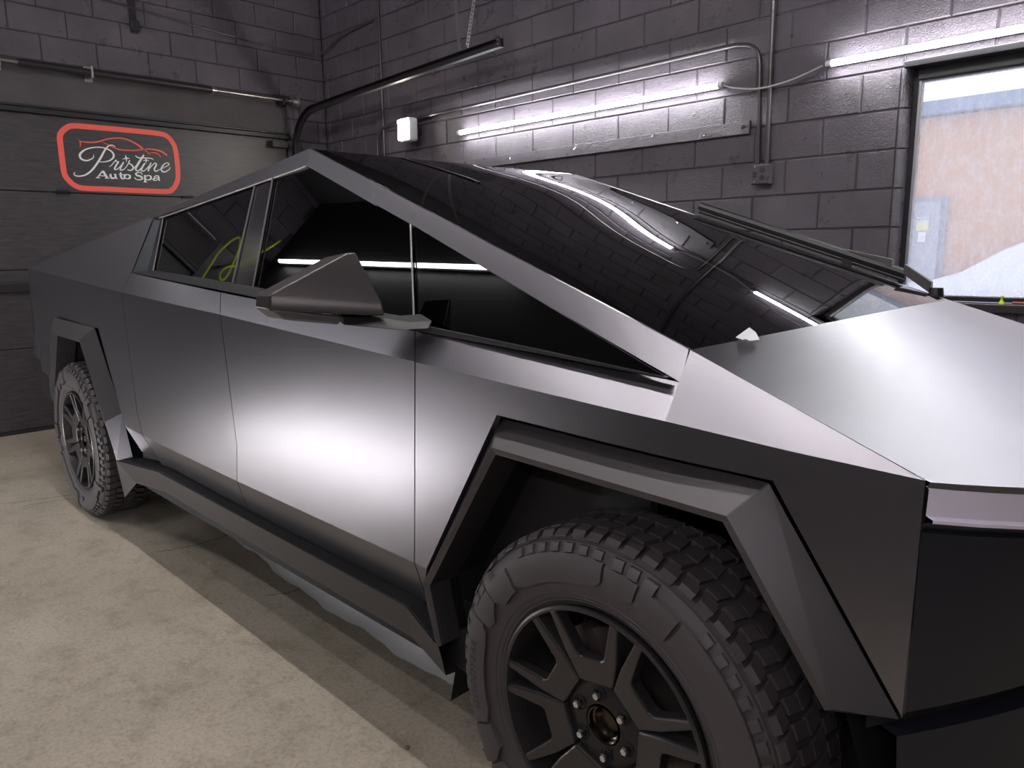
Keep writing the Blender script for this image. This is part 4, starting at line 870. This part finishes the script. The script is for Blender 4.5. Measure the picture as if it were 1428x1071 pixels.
# ================================================================== WHEELS
def side_y(r):   # outer sidewall surface, local (outward is -y)
    return interp(r, [(0.268, -0.116), (0.285, -0.127), (0.31, -0.136), (0.345, -0.141), (0.38, -0.139), (0.402, -0.131), (0.415, -0.121), (0.422, -0.108)])
def tyre_mesh():
    m = MB()
    prof = [(r, side_y(r)) for r in (0.268, 0.276, 0.285, 0.297, 0.31, 0.327, 0.345, 0.362, 0.38, 0.392, 0.402, 0.409, 0.415, 0.420)] + [(0.421, -0.09), (0.423, 0), (0.421, 0.09)] + [(r, -side_y(r)) for r in (0.415, 0.38, 0.345, 0.31, 0.285, 0.268)]
    m.lathe(prof, 120, 'y')
    def pm(u, v, h):           # u = angle in degrees, v = radius, h>0 goes inward
        a = math.radians(u); y = side_y(v) - 0.0045 + h
        return (v * math.cos(a), y, v * math.sin(a))
    def plate(pts, off=0, k=0.0045):
        k = k * 1.9
        u0, u1 = min(p[0] for p in pts) + off, max(p[0] for p in pts) + off
        def fn(u, v, h): 
            a = math.radians(u); return (v * math.cos(a), side_y(v) - k + (k + 0.001 if h else 0), v * math.sin(a))
        mapped([(a + off, b) for a, b in pts], [u0 + 4 * i for i in range(1, int((u1 - u0) / 4) + 1)], [0.33, 0.345, 0.362, 0.38, 0.392, 0.402, 0.409], fn, 1, m)
    for q in range(5):
        o = q * 72 + 14
        plate([(0, 0.350), (3, 0.334), (9, 0.328), (38, 0.326), (43, 0.338), (43, 0.390), (0, 0.390)], o, 0.0050)
        plate([(44.2, 0.386), (44.2, 0.330), (54, 0.322), (58, 0.346), (58, 0.407), (54, 0.409), (54, 0.388)], o, 0.0062)
        plate([(59.2, 0.386), (59.2, 0.346), (62, 0.338), (67, 0.322), (71.2, 0.330), (71.2, 0.386)], o, 0.0042)
        for k in range(7):
            plate([(1 + 5.6 * k, 0.393), (4 + 5.6 * k, 0.393), (4 + 5.6 * k, 0.409), (1 + 5.6 * k, 0.409)], o, 0.004)
        for k in range(2):
            plate([(60 + 5.4 * k, 0.390), (63.4 + 5.4 * k, 0.388), (63.8 + 5.4 * k, 0.408), (60.4 + 5.4 * k, 0.409)], o, 0.004)
    for r_ in (0.281, 0.289, 0.300):
        m.lathe([(r_ - 0.0016, side_y(r_ - 0.0016)), (r_, side_y(r_) - 0.0016), (r_ + 0.0016, side_y(r_ + 0.0016))], 90, 'y')
    m.lathe([(0.4115, side_y(0.4115)), (0.4135, side_y(0.4135) - 0.0030), (0.4155, side_y(0.4155))], 90, 'y')
    # tread blocks
    NP = 60
    for i in range(NP):
        a = 2 * math.pi * i / NP; da = 2 * math.pi / NP
        rows = [(-0.124, -0.078, 0.0, 0.74), (-0.070, -0.030, 0.35, 0.66), (-0.024, 0.024, 0.1, 0.7), (0.030, 0.070, 0.6, 0.66), (0.078, 0.124, 0.3, 0.74)]
        for j, (y0, y1, ph, wd) in enumerate(rows):
            a0 = a + ph * da; a1 = a0 + wd * da; sk = (0.16 if j % 2 == 0 else -0.2) * da
            def P(an, r_, y): return (r_ * math.cos(an), y, r_ * math.sin(an))
            r1 = 0.4325 if 0 < j < 4 else 0.431; r0_ = 0.418
            yo = y0 if j > 0 else -0.116 - (0.006 if i % 2 else 0.0); yi = y1 if j < 4 else 0.116 + (0.006 if i % 2 else 0.0)
            re_ = 0.422 if j == 0 else r1; rf_ = 0.422 if j == 4 else r1
            bot = [P(a0, r0_, yo - 0.001), P(a1, r0_, yo - 0.001), P(a1 + sk, r0_, yi + 0.001), P(a0 + sk, r0_, yi + 0.001)]
            top_ = [P(a0, re_, yo), P(a1, re_, yo), P(a1 + sk, rf_, yi), P(a0 + sk, rf_, yi)]
            if j == 0:
                ym = -0.107; mid_ = [P(a0, r1, ym), P(a1, r1, ym)]
                m.hexa([bot[0], bot[1], P(a1, r0_, ym), P(a0, r0_, ym)], [top_[0], top_[1], mid_[1], mid_[0]])
                m.hexa([P(a0, r0_, ym), P(a1, r0_, ym), bot[2], bot[3]], [mid_[0], mid_[1], top_[2], top_[3]])
            else: m.hexa(bot, top_)
    return m
def make_wheel():
    w = empty('wheel', (0, -0.86, 0.43), 0, truck)
    tyre_mesh().build('tyre', M_tyre, w, True, angle=22)
    # raised lettering bent along the sidewall
    for word, a_c, size, r_ in (('GOODYEAR', 182, 0.030, 0.362),):
        cu = bpy.data.curves.new('t', 'FONT'); cu.body = word; cu.size = size; cu.align_x = 'CENTER'; cu.align_y = 'CENTER'; cu.resolution_u = 2; cu.space_character = 1.15; cu.shear = 0.25
        to = bpy.data.objects.new('t', cu); COL.objects.link(to); dg = bpy.context.evaluated_depsgraph_get(); me = bpy.data.meshes.new_from_object(to.evaluated_get(dg)); bpy.data.objects.remove(to); bpy.data.curves.remove(cu)
        for v in me.vertices:
            a = math.radians(a_c) - v.co.x / r_; rad = r_ + v.co.y
            v.co = (rad * math.cos(a), side_y(rad) - 0.0104, rad * math.sin(a))
        me.materials.clear(); link('sidewall_lettering', me, M_tyretext, w)
    # rim
    m = MB(); m.lathe([(0.266, -0.116), (0.2715, -0.128), (0.2715, -0.135), (0.266, -0.1375), (0.261, -0.135), (0.257, -0.12), (0.250, -0.09), (0.243, 0.02), (0.240, 0.11), (0.262, 0.12)], 72, 'y'); m.build('rim_lip', M_rim, w, True)
    for k in range(7):
        t_ = math.radians(98.6 + k * 360 / 7); m = MB()
        out = [(-0.0445, 0.094), (0.0445, 0.094), (0.0675, 0.152), (0.0925, 0.2455), (0.0745, 0.2535), (0.0360, 0.160), (0.028, 0.155), (-0.028, 0.155), (-0.0360, 0.160), (-0.0745, 0.2535), (-0.0925, 0.2455), (-0.0675, 0.152)]
        def yy(v): return -0.112 - 0.022 * (v - 0.094) / 0.16
        F_ = []; Bk = []
        for u, v in out:
            x = v * math.cos(t_) - u * -math.sin(t_) * -1; 
            dx, dz = math.cos(t_), math.sin(t_); tx, tz = -math.sin(t_), math.cos(t_)
            F_.append((dx * v + tx * u, yy(v), dz * v + tz * u)); Bk.append((dx * v + tx * u * 1.04, yy(v) + 0.035, dz * v + tz * u * 1.04))
        n_ = len(F_)
        fi = [0, 1, 2, 6, 7, 11]
        faces = [(0, 1, 2, 5, 6, 7, 8, 11), (2, 3, 4, 5), (8, 9, 10, 11)]
        m.add(F_ + Bk, faces + [tuple(i + n_ for i in f[::-1]) for f in faces] + [(i, (i + 1) % n_, n_ + (i + 1) % n_, n_ + i) for i in range(n_)])
        m.build('spoke', M_rim, w, bevel=0.005, seg=2)
    m = MB(); m.lathe([(0.0425, -0.060), (0.0425, -0.098), (0.046, -0.103), (0.090, -0.101), (0.099, -0.098), (0.104, -0.08), (0.104, -0.05)], 42, 'y'); m.build('hub', M_rimdark, w, True)
    m = MB(); m.lathe([(0.0, -0.070), (0.027, -0.074), (0.030, -0.080), (0.034, -0.088), (0.038, -0.090), (0.0385, -0.102), (0.0415, -0.104), (0.042, -0.06)], 30, 'y'); m.build('hub_bore', M_hubm, w, True)
    for k in range(6):
        t_ = math.radians(98.6 + k * 60); cx_, cz_ = 0.069 * math.cos(t_), 0.069 * math.sin(t_)
        m = MB(); m.lathe([(0.0165, -0.1035), (0.0155, -0.1045), (0.0145, -0.101), (0.0145, -0.0995)], 18, 'y', c=(cx_, 0, cz_)); m.lathe([(0, -0.1022), (0.0148, -0.1022)], 18, 'y', c=(cx_, 0, cz_)); m.build('lug_recess', M_inner, w, True)
        m = MB(); m.lathe([(0.0, -0.118), (0.0075, -0.118), (0.0098, -0.114), (0.0108, -0.103)], 6, 'y', c=(cx_, 0, cz_)); m.build('lug_nut', M_chrome, w)
    m = MB(); m.lathe([(0.05, -0.030), (0.185, -0.030), (0.187, -0.028), (0.187, -0.006), (0.05, -0.006)], 48, 'y'); m.build('brake_disc', M_disc, w, True)
    m = MB()
    for k in range(8):
        a0 = math.radians(118 + 5 * k); a1 = math.radians(118 + 5 * (k + 1))
        def P(a, r_, y): return (r_ * math.cos(a), y, r_ * math.sin(a))
        m.hexa([P(a0, 0.13, -0.06), P(a1, 0.13, -0.06), P(a1, 0.205, -0.06), P(a0, 0.205, -0.06)], [P(a0, 0.13, 0.02), P(a1, 0.13, 0.02), P(a1, 0.205, 0.02), P(a0, 0.205, 0.02)])
    m.build('brake_caliper', M_disc, w)
    return w
w0 = make_wheel()
def copy_wheel(src, loc, rz, spin=0):
    c = src.copy(); COL.objects.link(c); c.parent = truck; c.location = loc; c.rotation_euler = (0, spin, rz)
    for ch in list(src.children):
        d = ch.copy(); COL.objects.link(d); d.parent = c
    return c
copy_wheel(w0, (-3.635, -0.86, 0.43), 0, 0.5)
copy_wheel(w0, (0, 0.86, 0.43), math.pi); copy_wheel(w0, (-3.635, 0.86, 0.43), math.pi)

# ================================================================== LOOSE THINGS
# protective film on the floor under the sill
m = MB(); nx, ny = 90, 14; V = []
for i in range(nx + 1):
    x = -2.93 + 2.12 * i / nx
    ye = interp(x, [(-2.93, -0.545), (-2.55, -0.59), (-1.87, -0.655), (-0.873, -0.672), (-0.8, -0.62)]) + 0.010 * math.sin(i * 0.31) + 0.003 * math.sin(i * 0.9)
    for j in range(ny + 1):
        t_ = j / ny; y = ye + t_ * 0.75
        fold = 0.5 + 0.5 * math.sin(i * 0.11 + 1.0)
        up = max(0.0, min(1.0, (t_ - 0.07) / (0.16 + 0.1 * fold))); up = up * up * (3 - 2 * up)
        z = 0.004 + up * (0.05 + 0.07 * fold) + 0.008 * up * math.sin(i * 0.5 + t_ * 9) + random.uniform(0, 0.002) * (j > 0)
        V.append((x, y, z))
m.add(V, [(i * (ny + 1) + j, i * (ny + 1) + j + 1, (i + 1) * (ny + 1) + j + 1, (i + 1) * (ny + 1) + j) for i in range(nx) for j in range(ny)])
tag(m.build('backing_film', M_film, None, True, angle=80), 'crumpled white backing film lying on the floor under the truck', 'sheet')
# paper tucked at the base of the windscreen
m = MB(); m.prism([(0.127, -0.73, 1.24), (0.178, -0.69, 1.249), (0.164, -0.68, 1.262), (0.15, -0.68, 1.271)], (0.003, -0.002, 0.001))
tag(m.build('paper_scrap', M_paper), 'small white paper scrap at the base of the windscreen', 'paper')

m = MB(); px_, py_, _ = (-0.724, -0.956, 0); m.lathe([(0, 0.0), (0.008, 0.0), (0.009, 0.003), (0.005, 0.006), (0, 0.007)], 9, 'z', c=(px_, py_, 0.0)); tag(m.build('pebble', M_crack, None, True), 'tiny dark pebble on the floor in front of the sill', 'stone')
m = MB(); m.tube(bez([(-6.02, -2.353, 2.45), (-6.02, -2.319, 2.66), (-6.02, -2.296, 2.824), (-6.02, -2.303, 2.945), (-6.02, -2.317, 3.027), (-6.02, -2.348, 3.079), (-6.02, -2.40, 3.02), (-6.02, -2.45, 2.9), (-6.02, -2.50, 2.72), (-6.02, -2.484, 2.651), (-6.02, -2.443, 2.677), (-6.02, -2.432, 2.733), (-6.02, -2.456, 2.803), (-6.02, -2.514, 2.869), (-6.02, -2.555, 2.967), (-6.02, -2.591, 3.051), (-6.02, -2.601, 3.13), (-6.02, -2.64, 3.238), (-6.02, -2.67, 3.37)], 5), 0.011, 8)
tag(m.build('air_hose', M_hose, None, True), 'yellow green air hose hanging in the near rear corner, seen reflected in the rear window', 'hose')
# ================================================================== LIGHTS OUT OF FRAME: IMPLIED ONES AND AN ADDED FILL TUBE
led_tube('led_tube', -5.9, -2.72, YN + 0.06, 3.16, M_neartube, 'long LED tube high on the wall behind the camera', 'near wall tubes', 'near')
led_tube('led_tube', -0.3, 2.1, YN + 0.06, 1.95, M_filltube, 'LED tube on the wall beside the camera near the truck nose', 'near wall tubes', 'near')  # added to brighten the front wheel and tyre, no known source
led_tube('led_tube', -3.9, -1.5, -1.12, 3.80, M_ceiltube, 'LED tube under the ceiling over the truck bed', 'ceiling tubes', 'up')
led_tube('led_tube', -1.15, 0.05, -2.25, 3.90, M_ceiltube, 'LED tube under the ceiling above the camera', 'ceiling tubes', 'up')
led_tube('led_tube', -1.4, 1.0, -1.12, 3.80, M_ceiltube, 'LED tube under the ceiling over the truck nose', 'ceiling tubes', 'up')
t = led_tube('work_light', -4.9, -2.5, YN + 0.10, 0.06, M_lowtube, 'LED work light bar low on the wall behind the camera', None, 'near')
